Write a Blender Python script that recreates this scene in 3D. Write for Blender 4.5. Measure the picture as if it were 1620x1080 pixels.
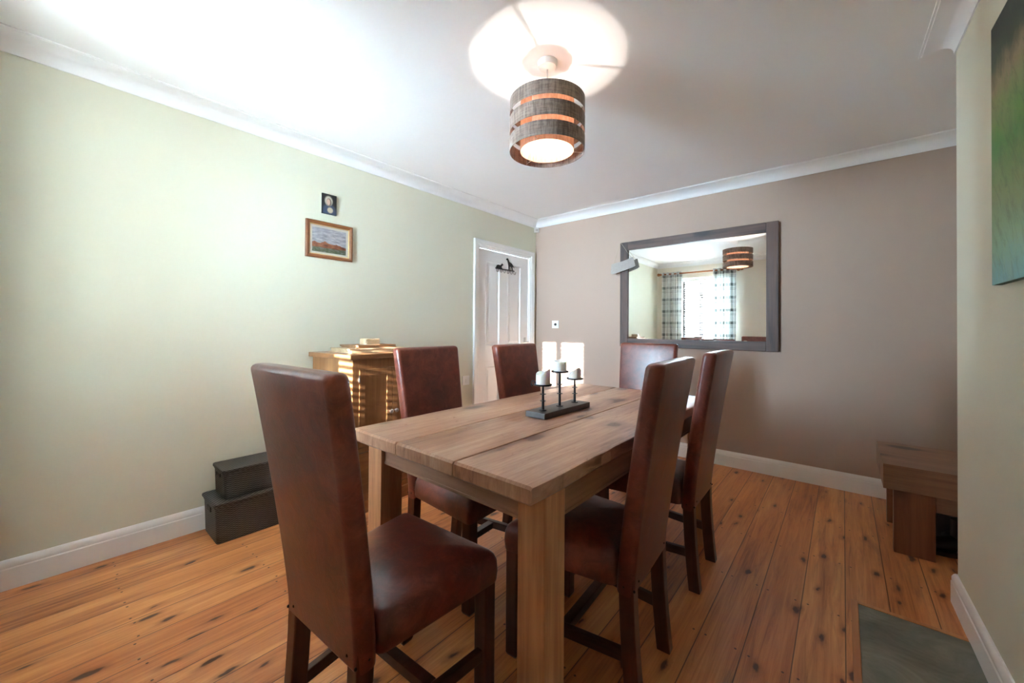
import bpy, bmesh, math, random
from mathutils import Vector, Matrix
from math import radians as R, pi, sin, cos

for o in list(bpy.data.objects):
    bpy.data.objects.remove(o)
SC = bpy.context.scene
COL = SC.collection

# ------------------------------------------------------------------ camera
W, H = 1620, 1080
FPX = 620.0
YAW, PIT, ROL, CY = 0.70127, 0.00918, 0.00707, -26.27
cd = bpy.data.cameras.new('camera')
cam = bpy.data.objects.new('camera', cd)
COL.objects.link(cam)
cd.sensor_width = 36.0
cd.sensor_fit = 'HORIZONTAL'
cd.lens = FPX / W * 36.0
cd.shift_y = CY / W
cd.clip_start = 0.02
cam.matrix_world = (Matrix.Translation((0, 0, 1.14)) @ Matrix.Rotation(YAW, 4, 'Z')
                    @ Matrix.Rotation(pi / 2 + PIT, 4, 'X') @ Matrix.Rotation(ROL, 4, 'Z'))
SC.camera = cam

# ------------------------------------------------------------------ colour management
SC.view_settings.view_transform = 'Standard'
SC.view_settings.look = 'None'
SC.view_settings.gamma = 1.0
SC.view_settings.use_curve_mapping = False
SC.view_settings.exposure = 2.9
SC.cycles.max_bounces = 12
SC.cycles.diffuse_bounces = 8

# ------------------------------------------------------------------ world and sun
wd = bpy.data.worlds.new('sky')
SC.world = wd
wd.use_nodes = True
wn = wd.node_tree
wn.nodes.clear()
_bg = wn.nodes.new('ShaderNodeBackground')
_bg.inputs[0].default_value = (0.57, 0.79, 1.0, 1)
_bg.inputs[1].default_value = 36.0
_wo = wn.nodes.new('ShaderNodeOutputWorld')
wn.links.new(_bg.outputs[0], _wo.inputs[0])

SUN_AZ, SUN_EL = R(5.6), R(14.0)
sd = bpy.data.lights.new('sun', 'SUN')
sd.energy = 11.0
sd.angle = R(0.55)
sd.color = (1.0, 0.96, 0.9)
sun = bpy.data.objects.new('sun', sd)
COL.objects.link(sun)
_dir = Vector((-sin(SUN_AZ) * cos(SUN_EL), cos(SUN_AZ) * cos(SUN_EL), -sin(SUN_EL)))
sun.rotation_euler = _dir.to_track_quat('-Z', 'Y').to_euler()
sun.location = (-1.5, -4, 3)

# ------------------------------------------------------------------ room dimensions
A = -2.762           # left wall plane x
B = 3.695            # back wall plane y
YR = -0.29           # rear (window) wall plane y
CEIL = 2.392
RA = 0.02259         # right wall is a little out of square
def right_x(y):
    return (0.42146 - y * sin(RA)) / cos(RA)
CHY = 2.461          # end of chimney breast
CHX = right_x(CHY)
ALX = 0.80           # alcove side wall
TZ = 0.77            # table height

WX0, WX1, WZ0, WZ1 = -2.33, -1.46, 0.92, 2.10      # window opening

# sky portals for the windows
for _a, _b in ((WX0, WX1),):
  pd = bpy.data.lights.new('window_portal', 'AREA')
  pd.shape = 'RECTANGLE'
  pd.size = _b - _a
  pd.size_y = WZ1 - WZ0
  pd.cycles.is_portal = True
  po = bpy.data.objects.new('window_portal', pd)
  COL.objects.link(po)
  po.location = ((_a + _b) / 2, YR - 0.33, (WZ0 + WZ1) / 2)
  po.rotation_euler = Vector((0, 1, 0)).to_track_quat('-Z', 'Z').to_euler()

# ================================================================== node helpers
def srgb(r, g, b):
    def f(c):
        c = c / 255.0
        return c / 12.92 if c <= 0.04045 else ((c + 0.055) / 1.055) ** 2.4
    return (f(r), f(g), f(b), 1)

class V:
    """tiny expression wrapper around math nodes"""
    def __init__(s, g, sock): s.g, s.s = g, sock
    def _m(s, op, *o):
        n = s.g.nt.nodes.new('ShaderNodeMath'); n.operation = op
        s.g.put(n.inputs[0], s)
        for i, x in enumerate(o): s.g.put(n.inputs[i + 1], x)
        return V(s.g, n.outputs[0])
    def __add__(s, o): return s._m('ADD', o)
    def __radd__(s, o): return s._m('ADD', o)
    def __sub__(s, o): return s._m('SUBTRACT', o)
    def __rsub__(s, o): return (s * -1) + o
    def __mul__(s, o): return s._m('MULTIPLY', o)
    def __rmul__(s, o): return s._m('MULTIPLY', o)
    def __truediv__(s, o): return s._m('DIVIDE', o)
    def floor(s): return s._m('FLOOR')
    def frac(s): return s._m('FRACT')
    def abs(s): return s._m('ABSOLUTE')
    def min(s, o): return s._m('MINIMUM', o)
    def max(s, o): return s._m('MAXIMUM', o)
    def lt(s, o): return s._m('LESS_THAN', o)
    def gt(s, o): return s._m('GREATER_THAN', o)
    def pow(s, o): return s._m('POWER', o)
    def sqrt(s): return s._m('SQRT')
    def sin(s): return s._m('SINE')

class G:
    def __init__(s, name):
        s.m = bpy.data.materials.new(name); s.m.use_nodes = True
        s.nt = s.m.node_tree; s.nt.nodes.clear()
        s.out = s.nt.nodes.new('ShaderNodeOutputMaterial')
    def n(s, t): return s.nt.nodes.new(t)
    def put(s, inp, v):
        if isinstance(v, V): s.nt.links.new(v.s, inp)
        elif hasattr(v, 'is_linked') or hasattr(v, 'links'): s.nt.links.new(v, inp)
        else: inp.default_value = v
    def coord(s, kind='Object'):
        if kind == 'World':
            return s.n('ShaderNodeNewGeometry').outputs['Position']
        return s.n('ShaderNodeTexCoord').outputs[kind]
    def xyz(s, v):
        n = s.n('ShaderNodeSeparateXYZ'); s.put(n.inputs[0], v)
        return [V(s, n.outputs[i]) for i in range(3)]
    def vec(s, x, y, z):
        n = s.n('ShaderNodeCombineXYZ')
        for i, q in enumerate((x, y, z)): s.put(n.inputs[i], q)
        return n.outputs[0]
    def noise(s, v, scale=5, detail=4, rough=0.55, dist=0.0):
        n = s.n('ShaderNodeTexNoise'); s.put(n.inputs['Vector'], v)
        n.inputs['Scale'].default_value = scale; n.inputs['Detail'].default_value = detail
        n.inputs['Roughness'].default_value = rough; n.inputs['Distortion'].default_value = dist
        return V(s, n.outputs['Fac'])
    def white(s, v):
        n = s.n('ShaderNodeTexWhiteNoise'); n.noise_dimensions = '1D'; s.put(n.inputs['W'], v)
        return V(s, n.outputs['Value'])
    def voro(s, v, scale=1.0, rnd=1.0, dim='2D'):
        n = s.n('ShaderNodeTexVoronoi'); n.voronoi_dimensions = dim; s.put(n.inputs['Vector'], v)
        n.inputs['Scale'].default_value = scale; n.inputs['Randomness'].default_value = rnd
        return V(s, n.outputs['Distance']), n.outputs['Color']
    def ramp(s, v, stops):
        n = s.n('ShaderNodeValToRGB'); s.put(n.inputs[0], v)
        e = n.color_ramp.elements
        while len(e) < len(stops): e.new(0.5)
        for i, (p, c) in enumerate(stops):
            e[i].position = p; e[i].color = c
        return n.outputs[0]
    def step(s, v, a, b):
        n = s.n('ShaderNodeMapRange'); s.put(n.inputs[0], v)
        n.interpolation_type = 'SMOOTHSTEP'
        n.inputs[1].default_value = a; n.inputs[2].default_value = b
        return V(s, n.outputs[0])
    def mix(s, f, a, b, mode='MIX'):
        n = s.n('ShaderNodeMix'); n.data_type = 'RGBA'; n.blend_type = mode
        s.put(n.inputs[0], f); s.put(n.inputs[6], a); s.put(n.inputs[7], b)
        return n.outputs[2]
    def bump(s, h, strength=0.2, dist=0.01):
        n = s.n('ShaderNodeBump'); s.put(n.inputs['Height'], h)
        n.inputs['Strength'].default_value = strength; n.inputs['Distance'].default_value = dist
        return n.outputs[0]
    def pbr(s, color, rough=0.5, metal=0.0, normal=None, spec=None, coat=None, coat_r=0.1, sheen=None):
        n = s.n('ShaderNodeBsdfPrincipled')
        s.put(n.inputs['Base Color'], color); s.put(n.inputs['Roughness'], rough)
        s.put(n.inputs['Metallic'], metal)
        if normal is not None: s.put(n.inputs['Normal'], normal)
        if spec is not None: s.put(n.inputs['Specular IOR Level'], spec)
        if coat is not None:
            s.put(n.inputs['Coat Weight'], coat); n.inputs['Coat Roughness'].default_value = coat_r
        if sheen is not None: n.inputs['Sheen Weight'].default_value = sheen
        s.nt.links.new(n.outputs[0], s.out.inputs[0])
        return n

def plain(name, col, rough=0.5, metal=0.0, nscale=40, namt=0.06, bump=0.05, **k):
    g = G(name); c = g.coord('Object')
    nz = g.noise(c, nscale, 3)
    f = nz * namt
    colr = g.mix(f, col, (col[0] * 0.4, col[1] * 0.4, col[2] * 0.4, 1))
    g.pbr(colr, rough, metal, normal=g.bump(nz, bump, 0.002), **k)
    return g.m

def wood(name, light, dark, axis='Y', rough=0.45, grain=1.0, knots=0.0, knotcol=None, coat=None, amt=0.6, knot_scale=1.0):
    g = G(name); x, y, z = g.xyz(g.coord('Object'))
    a = {'X': (y, z, x), 'Y': (x, z, y), 'Z': (x, y, z)}[axis]
    p, q, l = a
    v = g.vec(p * (38 * grain), q * (38 * grain), l * (2.2 * grain))
    n1 = g.noise(v, 1.0, 6, 0.6, 0.6)
    v2 = g.vec(p * 9, q * 9, l * 1.1)
    n2 = g.noise(v2, 1.0, 3, 0.5, 0.4)
    f = g.step(n1 * 0.6 + n2 * 0.4, 0.36, 0.66) * amt
    colr = g.mix(f, light, dark)
    h = n1
    if knots:
        d, cc = g.voro(g.vec(p * 5.5 * knot_scale, q * 5.5 * knot_scale, l * 2.6 * knot_scale), 1.0, dim='3D')
        wob = g.noise(g.vec(p, q, l), 22, 3)
        kk = g.step(d + (wob - 0.5) * 0.12, 0.26, 0.12)
        cx, cy_, cz = g.xyz(cc)
        kk = kk * cx.gt(1 - knots)
        halo = g.step(d + (wob - 0.5) * 0.2, 0.42, 0.1) * cx.gt(1 - knots) * 0.4
        colr = g.mix(halo, colr, dark)
        colr = g.mix(kk * 0.85, colr, knotcol or dark)
    g.pbr(colr, rough, normal=g.bump(h, 0.12, 0.002), coat=coat, coat_r=0.25)
    return g.m

# ------------------------------------------------------------------ floor boards
PITCH = 0.1405
def floor_mat():
    g = G('pine_boards'); x, y, z = g.xyz(g.coord('World'))
    u = (x - 0.288) / PITCH
    i = u.floor(); f = u.frac()
    r1 = g.white(i + 17.3); r2 = g.white(i * 1.7 + 91.1)
    yy = y + r2 * 13.0
    v = g.vec(x * 44, yy * 1.9, r1 * 20)
    n1 = g.noise(v, 1.0, 8, 0.68, 1.1)
    n2 = g.noise(g.vec(x * 7, yy * 0.9, r1 * 9), 1.0, 3, 0.5, 0.5)
    base = g.ramp(n1 * 0.55 + n2 * 0.45, [(0.34, srgb(146, 82, 44)), (0.46, srgb(200, 128, 74)),
                                          (0.56, srgb(220, 150, 92)), (0.68, srgb(236, 176, 116))])
    base = g.mix(r1 * 0.55, base, g.mix(1.0, base, srgb(205, 160, 132), 'MULTIPLY'))
    # knots
    wq = g.noise(g.vec(x * 2.0, yy, 4.0), 9, 3)
    d, cc = g.voro(g.vec(x * 12.0 + r1 * 40 + wq * 0.5, yy * 4.4 + wq * 0.3, 0.0), 1.0)
    cx, cyy, cz = g.xyz(cc)
    wob = g.noise(g.vec(x * 2.0, yy, 0.0), 26, 3)
    dd = d + (wob - 0.5) * 0.10
    sel = cx.gt(0.62)
    dd = dd + (cyy - 0.3) * 0.10
    kk = g.step(dd, 0.15, 0.07) * sel
    halo = g.step(dd, 0.34, 0.08) * sel * 0.6
    base = g.mix(halo, base, srgb(140, 74, 34))
    base = g.mix(kk * 0.9, base, srgb(62, 26, 14))
    # stains
    st = g.step(g.noise(g.vec(x * 12, yy * 1.1, 0.0), 1.6, 5, 0.7, 0.8), 0.56, 0.74) * 0.45
    base = g.mix(st, base, srgb(110, 78, 62))
    # nails
    dx = (f - 0.15).abs().min((f - 0.85).abs()) * PITCH
    dy = ((y / 0.46 + r2 * 0.04).frac() - 0.5).abs() * 0.46
    nd = (dx * dx + dy * dy).sqrt()
    nail = g.step(nd, 0.0052, 0.0032)
    base = g.mix(nail * 0.85, base, srgb(40, 24, 18))
    # gaps
    gd = f.min(1 - f) * PITCH
    gap = g.step(gd, 0.0026, 0.0008)
    base = g.mix(gap * 0.8, base, srgb(48, 24, 14))
    rough = 0.30 + n1 * 0.16 + wob * 0.06
    hh = n1 * 0.06 - gap * 1.0
    g.pbr(base, rough, normal=g.bump(hh, 0.35, 0.002), coat=0.15, coat_r=0.25)
    return g.m

def wall_mat(name, col, rough=0.8):
    g = G(name); c = g.coord('World')
    n = g.noise(c, 140, 3, 0.6); n2 = g.noise(c, 1.3, 3)
    colr = g.mix(n2 * 0.08, col, (col[0] * 0.8, col[1] * 0.8, col[2] * 0.8, 1))
    g.pbr(colr, rough, normal=g.bump(n, 0.06, 0.002), spec=0.12)
    return g.m

def leather_mat():
    g = G('oxblood_leather'); c = g.coord('Object')
    n1 = g.noise(c, 3.2, 5, 0.6, 0.3); n2 = g.noise(c, 260, 2, 0.6); n3 = g.noise(c, 14, 5, 0.7, 1.2)
    colr = g.ramp(n1 * 0.6 + n3 * 0.4, [(0.34, srgb(62, 23, 17)), (0.5, srgb(106, 46, 33)), (0.66, srgb(142, 76, 56))])
    crease = g.step((g.noise(c, 7, 4, 0.7, 2.0) - 0.5).abs(), 0.012, 0.0)
    colr = g.mix(crease * 0.18, colr, srgb(150, 96, 80))
    g.pbr(colr, 0.27 + n3 * 0.16, normal=g.bump(n2 * 0.5 + n3 * 1.4, 0.22, 0.003), coat=0.3, coat_r=0.3)
    return g.m

def wicker_mat():
    g = G('black_wicker'); x, y, z = g.xyz(g.coord('Object'))
    a = ((x + y) * 260).sin() * 0.5 + 0.5
    b = ((z + (x + y) * 0.0) * 560).sin() * 0.5 + 0.5
    h = a * b + (1 - a) * (1 - b)
    n = g.noise(g.coord('Object'), 60, 3)
    colr = g.mix(h * 0.8 + n * 0.2, srgb(9, 8, 8), srgb(92, 88, 84))
    g.pbr(colr, 0.5, normal=g.bump(h, 0.8, 0.004))
    return g.m

def weave_mat(name, c1, c2, rough=0.9, s=900):
    g = G(name)
    x, y, z = g.xyz(g.coord('Object'))
    n = g.noise(g.vec(x * 60, y * 60, z * 9), 1.6, 4, 0.7)
    n2 = g.noise(g.vec(x * 10, y * 10, z * 90), 1.2, 3, 0.7)
    colr = g.mix(g.step(n * 0.6 + n2 * 0.4, 0.38, 0.62), c1, c2)
    g.pbr(colr, rough, normal=g.bump(n, 0.4, 0.002), sheen=0.2)
    return g.m

def translucent_weave(name, c1, c2, trans=0.4):
    g = G(name)
    x, y, z = g.xyz(g.coord('Object'))
    n = g.noise(g.vec(x * 60, y * 60, z * 12), 1.6, 4, 0.7)
    colr = g.mix(g.step(n, 0.35, 0.65), c1, c2)
    d = g.n('ShaderNodeBsdfDiffuse'); g.put(d.inputs[0], colr)
    t = g.n('ShaderNodeBsdfTranslucent'); g.put(t.inputs[0], colr)
    m = g.n('ShaderNodeMixShader'); m.inputs[0].default_value = trans
    g.nt.links.new(d.outputs[0], m.inputs[1]); g.nt.links.new(t.outputs[0], m.inputs[2])
    g.nt.links.new(m.outputs[0], g.out.inputs[0])
    return g.m

def glass_mat(name='pane_glass', ior=1.45, tint=(1, 1, 1, 1)):
    g = G(name)
    t = g.n('ShaderNodeBsdfTransparent'); t.inputs[0].default_value = tint
    s = g.n('ShaderNodeBsdfGlossy'); s.inputs['Roughness'].default_value = 0.02
    fr = g.n('ShaderNodeFresnel'); fr.inputs[0].default_value = ior
    m = g.n('ShaderNodeMixShader')
    g.nt.links.new(fr.outputs[0], m.inputs[0])
    g.nt.links.new(t.outputs[0], m.inputs[1]); g.nt.links.new(s.outputs[0], m.inputs[2])
    g.nt.links.new(m.outputs[0], g.out.inputs[0])
    return g.m

def emit_mat(name, col, st):
    g = G(name); e = g.n('ShaderNodeEmission')
    e.inputs[0].default_value = col; e.inputs[1].default_value = st
    g.nt.links.new(e.outputs[0], g.out.inputs[0])
    return g.m

def curtain_mat():
    g = G('plaid_curtain_cloth')
    u, v, _ = g.xyz(g.coord('UV'))     # metres along the cloth and down it
    def bands(t, per, offs):
        f = (t / per).frac()
        r = None
        for c, w in offs:
            k = g.step((f - c).abs(), w, w * 0.8)
            r = k if r is None else r.max(k)
        return r
    vb = bands(u, 0.24, [(0.30, 0.13), (0.62, 0.018), (0.70, 0.018), (0.9, 0.03)])
    hb = bands(v, 0.22, [(0.35, 0.12), (0.60, 0.016), (0.72, 0.022)])
    th = g.noise(g.vec(u * 400, v * 400, 0.0), 1.0, 2)
    k = (vb * 0.38 + hb * 0.34 + (vb * hb) * 0.15) * (0.85 + th * 0.3)
    colr = g.mix(k, srgb(240, 242, 240), srgb(96, 108, 106))
    d = g.n('ShaderNodeBsdfDiffuse'); g.put(d.inputs[0], colr)
    t = g.n('ShaderNodeBsdfTranslucent'); g.put(t.inputs[0], colr)
    m = g.n('ShaderNodeMixShader'); m.inputs[0].default_value = 0.28
    g.nt.links.new(d.outputs[0], m.inputs[1]); g.nt.links.new(t.outputs[0], m.inputs[2])
    g.nt.links.new(m.outputs[0], g.out.inputs[0])
    return g.m

def table_mat():
    g = G('reclaimed_pine_tabletop'); x, y, z = g.xyz(g.coord('Object'))
    pl = ((x + 0.415) / 0.2767).floor()
    off = pl * 3.7
    n1 = g.noise(g.vec(x * 46 + off, y * 2.4 + off, z * 10), 1.0, 8, 0.7, 1.4)
    n2 = g.noise(g.vec(x * 6 + off, y * 1.2, z * 4), 1.0, 4, 0.55, 0.6)
    colr = g.ramp(n1 * 0.5 + n2 * 0.5, [(0.34, srgb(112, 74, 56)), (0.46, srgb(172, 126, 98)),
                                        (0.57, srgb(194, 150, 120)), (0.70, srgb(212, 178, 150))])
    d, cc = g.voro(g.vec(x * 5.5 + off + n2 * 1.2, y * 3.2, 0.0), 1.0)
    wob = g.noise(g.vec(x, y, z), 28, 3)
    cx, cy_, cz = g.xyz(cc)
    dd = d + (wob - 0.5) * 0.16
    sel = cx.gt(0.55)
    dd = dd + (cy_ - 0.5) * 0.16
    kk = g.step(dd, 0.17, 0.09) * sel
    halo = g.step(dd, 0.36, 0.10) * sel * 0.4
    colr = g.mix(halo, colr, srgb(104, 66, 46))
    colr = g.mix(kk * 0.68, colr, srgb(78, 46, 36))
    sc = g.step(g.noise(g.vec(x * 40, y * 10, 0.0), 1.3, 5, 0.7, 1.0), 0.60, 0.72) * 0.35
    colr = g.mix(sc, colr, srgb(96, 66, 50))
    wb = g.noise(g.vec(x * 6, y * 5, 0.0), 1.5, 3)
    g.pbr(colr, 0.30 + sc * 0.5 + n2 * 0.12, normal=g.bump(n1 * 0.4 + wb * 1.2 - sc, 0.25, 0.004), coat=0.3, coat_r=0.22)
    return g.m

def slate_mat():
    g = G('green_grey_slate'); c = g.coord('World'); x, y, z = g.xyz(c)
    n = g.noise(c, 4.5, 6, 0.65, 1.2); n2 = g.noise(c, 40, 4)
    rip = ((y * 260 + n * 14).sin() * 0.5 + 0.5) * g.step(g.noise(c, 3.0, 2), 0.5, 0.62)
    colr = g.ramp(n, [(0.3, srgb(92, 92, 82)), (0.5, srgb(120, 120, 108)), (0.7, srgb(148, 146, 132))])
    colr = g.mix(rip * 0.12, colr, srgb(150, 150, 138))
    g.pbr(colr, 0.45, normal=g.bump(n2 + rip * 0.5, 0.3, 0.003))
    return g.m

def hills_mat():
    g = G('hill_landscape_paint')
    u, v, _ = g.xyz(g.coord('UV'))
    n = g.noise(g.vec(u * 3, v * 6, 0.0), 2.0, 5, 0.6)
    sky = g.ramp(g.noise(g.vec(u * 2, v * 5, 0.0), 2.2, 5, 0.6), [(0.3, srgb(150, 152, 164)), (0.5, srgb(190, 192, 200)), (0.7, srgb(232, 232, 234))])
    ridge = g.noise(g.vec(u * 3.4, 0.0, 4.4), 1.0, 5, 0.55) * 0.34 + 0.27 - (u - 0.35).abs() * 0.16
    hill = g.step(ridge - v, -0.006, 0.006)
    hc = g.ramp(n, [(0.3, srgb(110, 66, 52)), (0.5, srgb(168, 104, 74)), (0.7, srgb(200, 142, 100))])
    col = g.mix(hill, sky, hc)
    grd = g.step(0.20 + (n - 0.5) * 0.15 - v, -0.01, 0.02)
    gc = g.ramp(g.noise(g.vec(u * 9, v * 16, 1.0), 1.5, 4), [(0.35, srgb(92, 108, 80)), (0.55, srgb(124, 130, 108)), (0.7, srgb(150, 150, 158))])
    col = g.mix(grd, col, gc)
    g.pbr(col, 0.6)
    return g.m

def icon_mat():
    g = G('small_dark_portrait_paint')
    u, v, _ = g.xyz(g.coord('UV'))
    def blob(cx, cy, rx, ry, s=0.25):
        a = (u - cx) / rx; b = (v - cy) / ry
        return g.step((a * a + b * b).sqrt(), 1 + s, 1 - s)
    n = g.noise(g.vec(u * 5, v * 7, 0.0), 1.4, 4)
    col = g.mix(n * 0.5, srgb(18, 18, 20), srgb(44, 42, 44))
    col = g.mix(blob(0.5, 0.12, 0.52, 0.36), col, srgb(58, 70, 96))
    col = g.mix(blob(0.44, 0.66, 0.27, 0.24), col, srgb(196, 186, 166))
    col = g.mix(blob(0.46, 0.60, 0.18, 0.20), col, srgb(96, 74, 64))
    col = g.mix(blob(0.42, 0.60, 0.13, 0.16), col, srgb(206, 170, 148))
    col = g.mix(blob(0.55, 0.20, 0.20, 0.14), col, srgb(196, 176, 150))
    g.pbr(col, 0.45)
    return g.m

def canvas_mat():
    g = G('green_field_canvas_print')
    u, v, _ = g.xyz(g.coord('UV'))
    n = g.noise(g.vec(u * 8, v * 4, 0.0), 1.4, 6, 0.65, 1.0)
    n2 = g.noise(g.vec(u * 30 + v * 12, v * 9, 3.0), 1.2, 5, 0.7, 0.6)
    col = g.ramp(v + (n - 0.5) * 0.22, [(0.0, srgb(96, 150, 140)), (0.14, srgb(122, 158, 112)), (0.33, srgb(128, 142, 84)),
                                        (0.52, srgb(84, 134, 60)), (0.68, srgb(128, 138, 84)), (0.76, srgb(146, 130, 96)), (0.86, srgb(52, 66, 46)), (1.0, srgb(38, 44, 38))])
    col = g.mix(g.step(n2, 0.45, 0.7) * 0.4, col, srgb(66, 84, 44))
    g.pbr(col, 0.55)
    return g.m

M = {}
M['floor'] = floor_mat()
M['sage'] = wall_mat('pale_sage_emulsion', srgb(216, 213, 193))
M['taupe'] = wall_mat('taupe_emulsion', srgb(180, 158, 143))
M['cream'] = wall_mat('cream_emulsion', srgb(232, 226, 212))
M['ceiling'] = wall_mat('ceiling_emulsion', srgb(240, 240, 240), 0.7)
M['white'] = plain('white_gloss_paint', srgb(240, 240, 238), 0.3, namt=0.03, bump=0.02)
M['leather'] = leather_mat()
M['darkwood'] = wood('dark_stained_wood', srgb(96, 50, 36), srgb(50, 25, 19), 'Z', 0.32, amt=0.8, coat=0.1)
M['stretch'] = wood('dark_stretcher_wood', srgb(80, 48, 38), srgb(42, 24, 19), 'Y', 0.35, amt=0.8, coat=0.1)
M['table'] = table_mat()
M['tableleg'] = wood('pine_leg_wood', srgb(206, 152, 108), srgb(150, 90, 56), 'Z', 0.42, grain=1.3, amt=0.7)
M['apron'] = wood('pine_apron_wood', srgb(170, 132, 106), srgb(118, 84, 64), 'X', 0.42, knots=0.3, knotcol=srgb(80, 50, 38))
M['aprony'] = wood('pine_side_apron_wood', srgb(160, 118, 86), srgb(112, 74, 52), 'Y', 0.42, knots=0.3, knotcol=srgb(80, 50, 38))
M['cab'] = wood('honey_pine_wood', srgb(156, 110, 68), srgb(116, 74, 42), 'Z', 0.42, knots=0.25, knotcol=srgb(86, 50, 30), coat=0.1)
M['cabtop'] = wood('honey_pine_top_wood', srgb(150, 102, 62), srgb(106, 66, 38), 'Y', 0.35, knots=0.3, knotcol=srgb(86, 50, 30), coat=0.15)
M['bench'] = wood('brown_oak_bench_wood', srgb(150, 108, 80), srgb(100, 66, 48), 'X', 0.42, knots=0.5, knotcol=srgb(60, 34, 24), coat=0.1)
M['benchz'] = wood('brown_oak_upright_wood', srgb(140, 90, 60), srgb(90, 50, 34), 'Z', 0.42, knots=0.4, knotcol=srgb(60, 34, 24), coat=0.1)
M['mirframe'] = wood('rustic_frame_wood', srgb(96, 70, 60), srgb(48, 31, 27), 'X', 0.5, knots=0.4, knotcol=srgb(40, 26, 22), amt=0.9)
M['mirframez'] = wood('rustic_frame_upright_wood', srgb(96, 68, 56), srgb(48, 31, 27), 'Z', 0.5, knots=0.4, knotcol=srgb(40, 26, 22), amt=0.9)
M['wicker'] = wicker_mat()
M['steel'] = plain('brushed_steel', srgb(205, 203, 200), 0.28, 1.0, namt=0.1)
M['iron'] = plain('black_iron', srgb(46, 46, 48), 0.42, 0.7, namt=0.2)
M['blackmetal'] = plain('black_painted_metal', srgb(16, 16, 17), 0.5, namt=0.1)
M['wax'] = None
M['felt'] = weave_mat('brown_felt_band', srgb(110, 90, 78), srgb(160, 140, 126))
M['liner'] = translucent_weave('peach_inner_shade_cloth', srgb(206, 174, 154), srgb(184, 150, 128), 0.42)
M['glass'] = glass_mat()
M['picglass'] = glass_mat('picture_glass', 1.12)
M['slate'] = slate_mat()
M['curtain'] = curtain_mat()
M['pole'] = wood('honey_curtain_pole_wood', srgb(168, 104, 54), srgb(120, 70, 34), 'X', 0.4)
M['slat'] = plain('pale_blind_slat', srgb(214, 212, 208), 0.3, namt=0.04)
M['tape'] = plain('dark_blind_tape', srgb(70, 70, 72), 0.8, namt=0.1)
M['upvc'] = plain('dark_window_frame_paint', srgb(96, 96, 98), 0.35, namt=0.04)
M['upvcw'] = plain('white_window_frame_paint', srgb(230, 230, 228), 0.35, namt=0.04)
M['plastic'] = plain('white_plastic', srgb(232, 232, 228), 0.35, namt=0.03)
M['gold'] = plain('pale_gilt_frame_edge', srgb(214, 186, 132), 0.35, 0.4, namt=0.1)
M['picwood'] = wood('brown_picture_frame_wood', srgb(140, 84, 44), srgb(96, 52, 26), 'Y', 0.35, coat=0.2)
M['mount'] = plain('ivory_picture_mount', srgb(236, 232, 222), 0.8, namt=0.04)
M['hills'] = hills_mat()
M['icon'] = icon_mat()
M['canvas'] = canvas_mat()
M['canvasedge'] = plain('canvas_edge_cloth', srgb(84, 104, 72), 0.7, nscale=20, namt=0.4)
M['stone'] = plain('outdoor_paving', srgb(226, 226, 224), 0.9, nscale=3, namt=0.1)
M['matwood'] = wood('pale_wood_placemat', srgb(206, 184, 150), srgb(150, 118, 84), 'Y', 0.6)
M['matdark'] = wood('brown_wood_placemat', srgb(150, 112, 78), srgb(96, 66, 44), 'Y', 0.6)
M['bootblack'] = plain('black_boot_leather', srgb(20, 19, 20), 0.35, namt=0.2)
M['bagrey'] = plain('grey_box_card', srgb(86, 90, 100), 0.5, namt=0.1)
M['plaque'] = plain('whitewashed_plaque_wood', srgb(176, 168, 160), 0.75, nscale=60, namt=0.5)
M['plaqueback'] = plain('olive_plaque_back', srgb(120, 116, 84), 0.8, nscale=60, namt=0.4)
M['string'] = plain('pale_jute_string', srgb(186, 168, 140), 0.9)
M['socket'] = plain('dark_socket_inset', srgb(50, 50, 52), 0.4)
def wax_mat():
    g = G('ivory_candle_wax')
    n = g.pbr(srgb(248, 247, 240), 0.45)
    n.inputs['Subsurface Weight'].default_value = 0.3
    n.inputs['Subsurface Radius'].default_value = (0.02, 0.016, 0.01)
    n.inputs['Subsurface Scale'].default_value = 0.5
    return g.m
M['wax'] = wax_mat()
def mirror_mat():
    g = G('silvered_mirror_glass')
    g.pbr((0.93, 0.95, 0.94, 1), 0.0, 1.0)
    return g.m
M['mirror'] = mirror_mat()
M['bulbglass'] = glass_mat('clear_bulb_glass')
M['filament'] = emit_mat('glowing_filament', (1.0, 0.92, 0.84, 1), 760.0)

# ================================================================== mesh helpers
def link(name, bm, mat, parent=None, smooth=False, auto=None):
    me = bpy.data.meshes.new(name)
    bmesh.ops.recalc_face_normals(bm, faces=bm.faces[:])
    bm.to_mesh(me); bm.free()
    for mm in (mat if isinstance(mat, (list, tuple)) else [mat]): me.materials.append(mm)
    o = bpy.data.objects.new(name, me); COL.objects.link(o)
    if parent is not None: o.parent = parent
    if smooth:
        for p in me.polygons: p.use_smooth = True
        if auto:
            try: me.set_sharp_from_angle(angle=R(auto))
            except Exception: pass
    return o

def box(bm, x0, x1, y0, y1, z0, z1, bev=0.0, mi=0):
    r = bmesh.ops.create_cube(bm, size=1.0)
    vs = r['verts']
    for v in vs:
        v.co = Vector((x0 + (v.co.x + .5) * (x1 - x0), y0 + (v.co.y + .5) * (y1 - y0), z0 + (v.co.z + .5) * (z1 - z0)))
    fs = {f for v in vs for f in v.link_faces}
    for f in fs: f.material_index = mi
    if bev > 0:
        es = {e for v in vs for e in v.link_edges}
        bmesh.ops.bevel(bm, geom=list(es), offset=bev, segments=2, affect='EDGES', profile=0.7)
    return vs

def obox(name, mat, parent, x0, x1, y0, y1, z0, z1, bev=0.002):
    bm = bmesh.new(); box(bm, x0, x1, y0, y1, z0, z1, bev)
    return link(name, bm, mat, parent)

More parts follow.
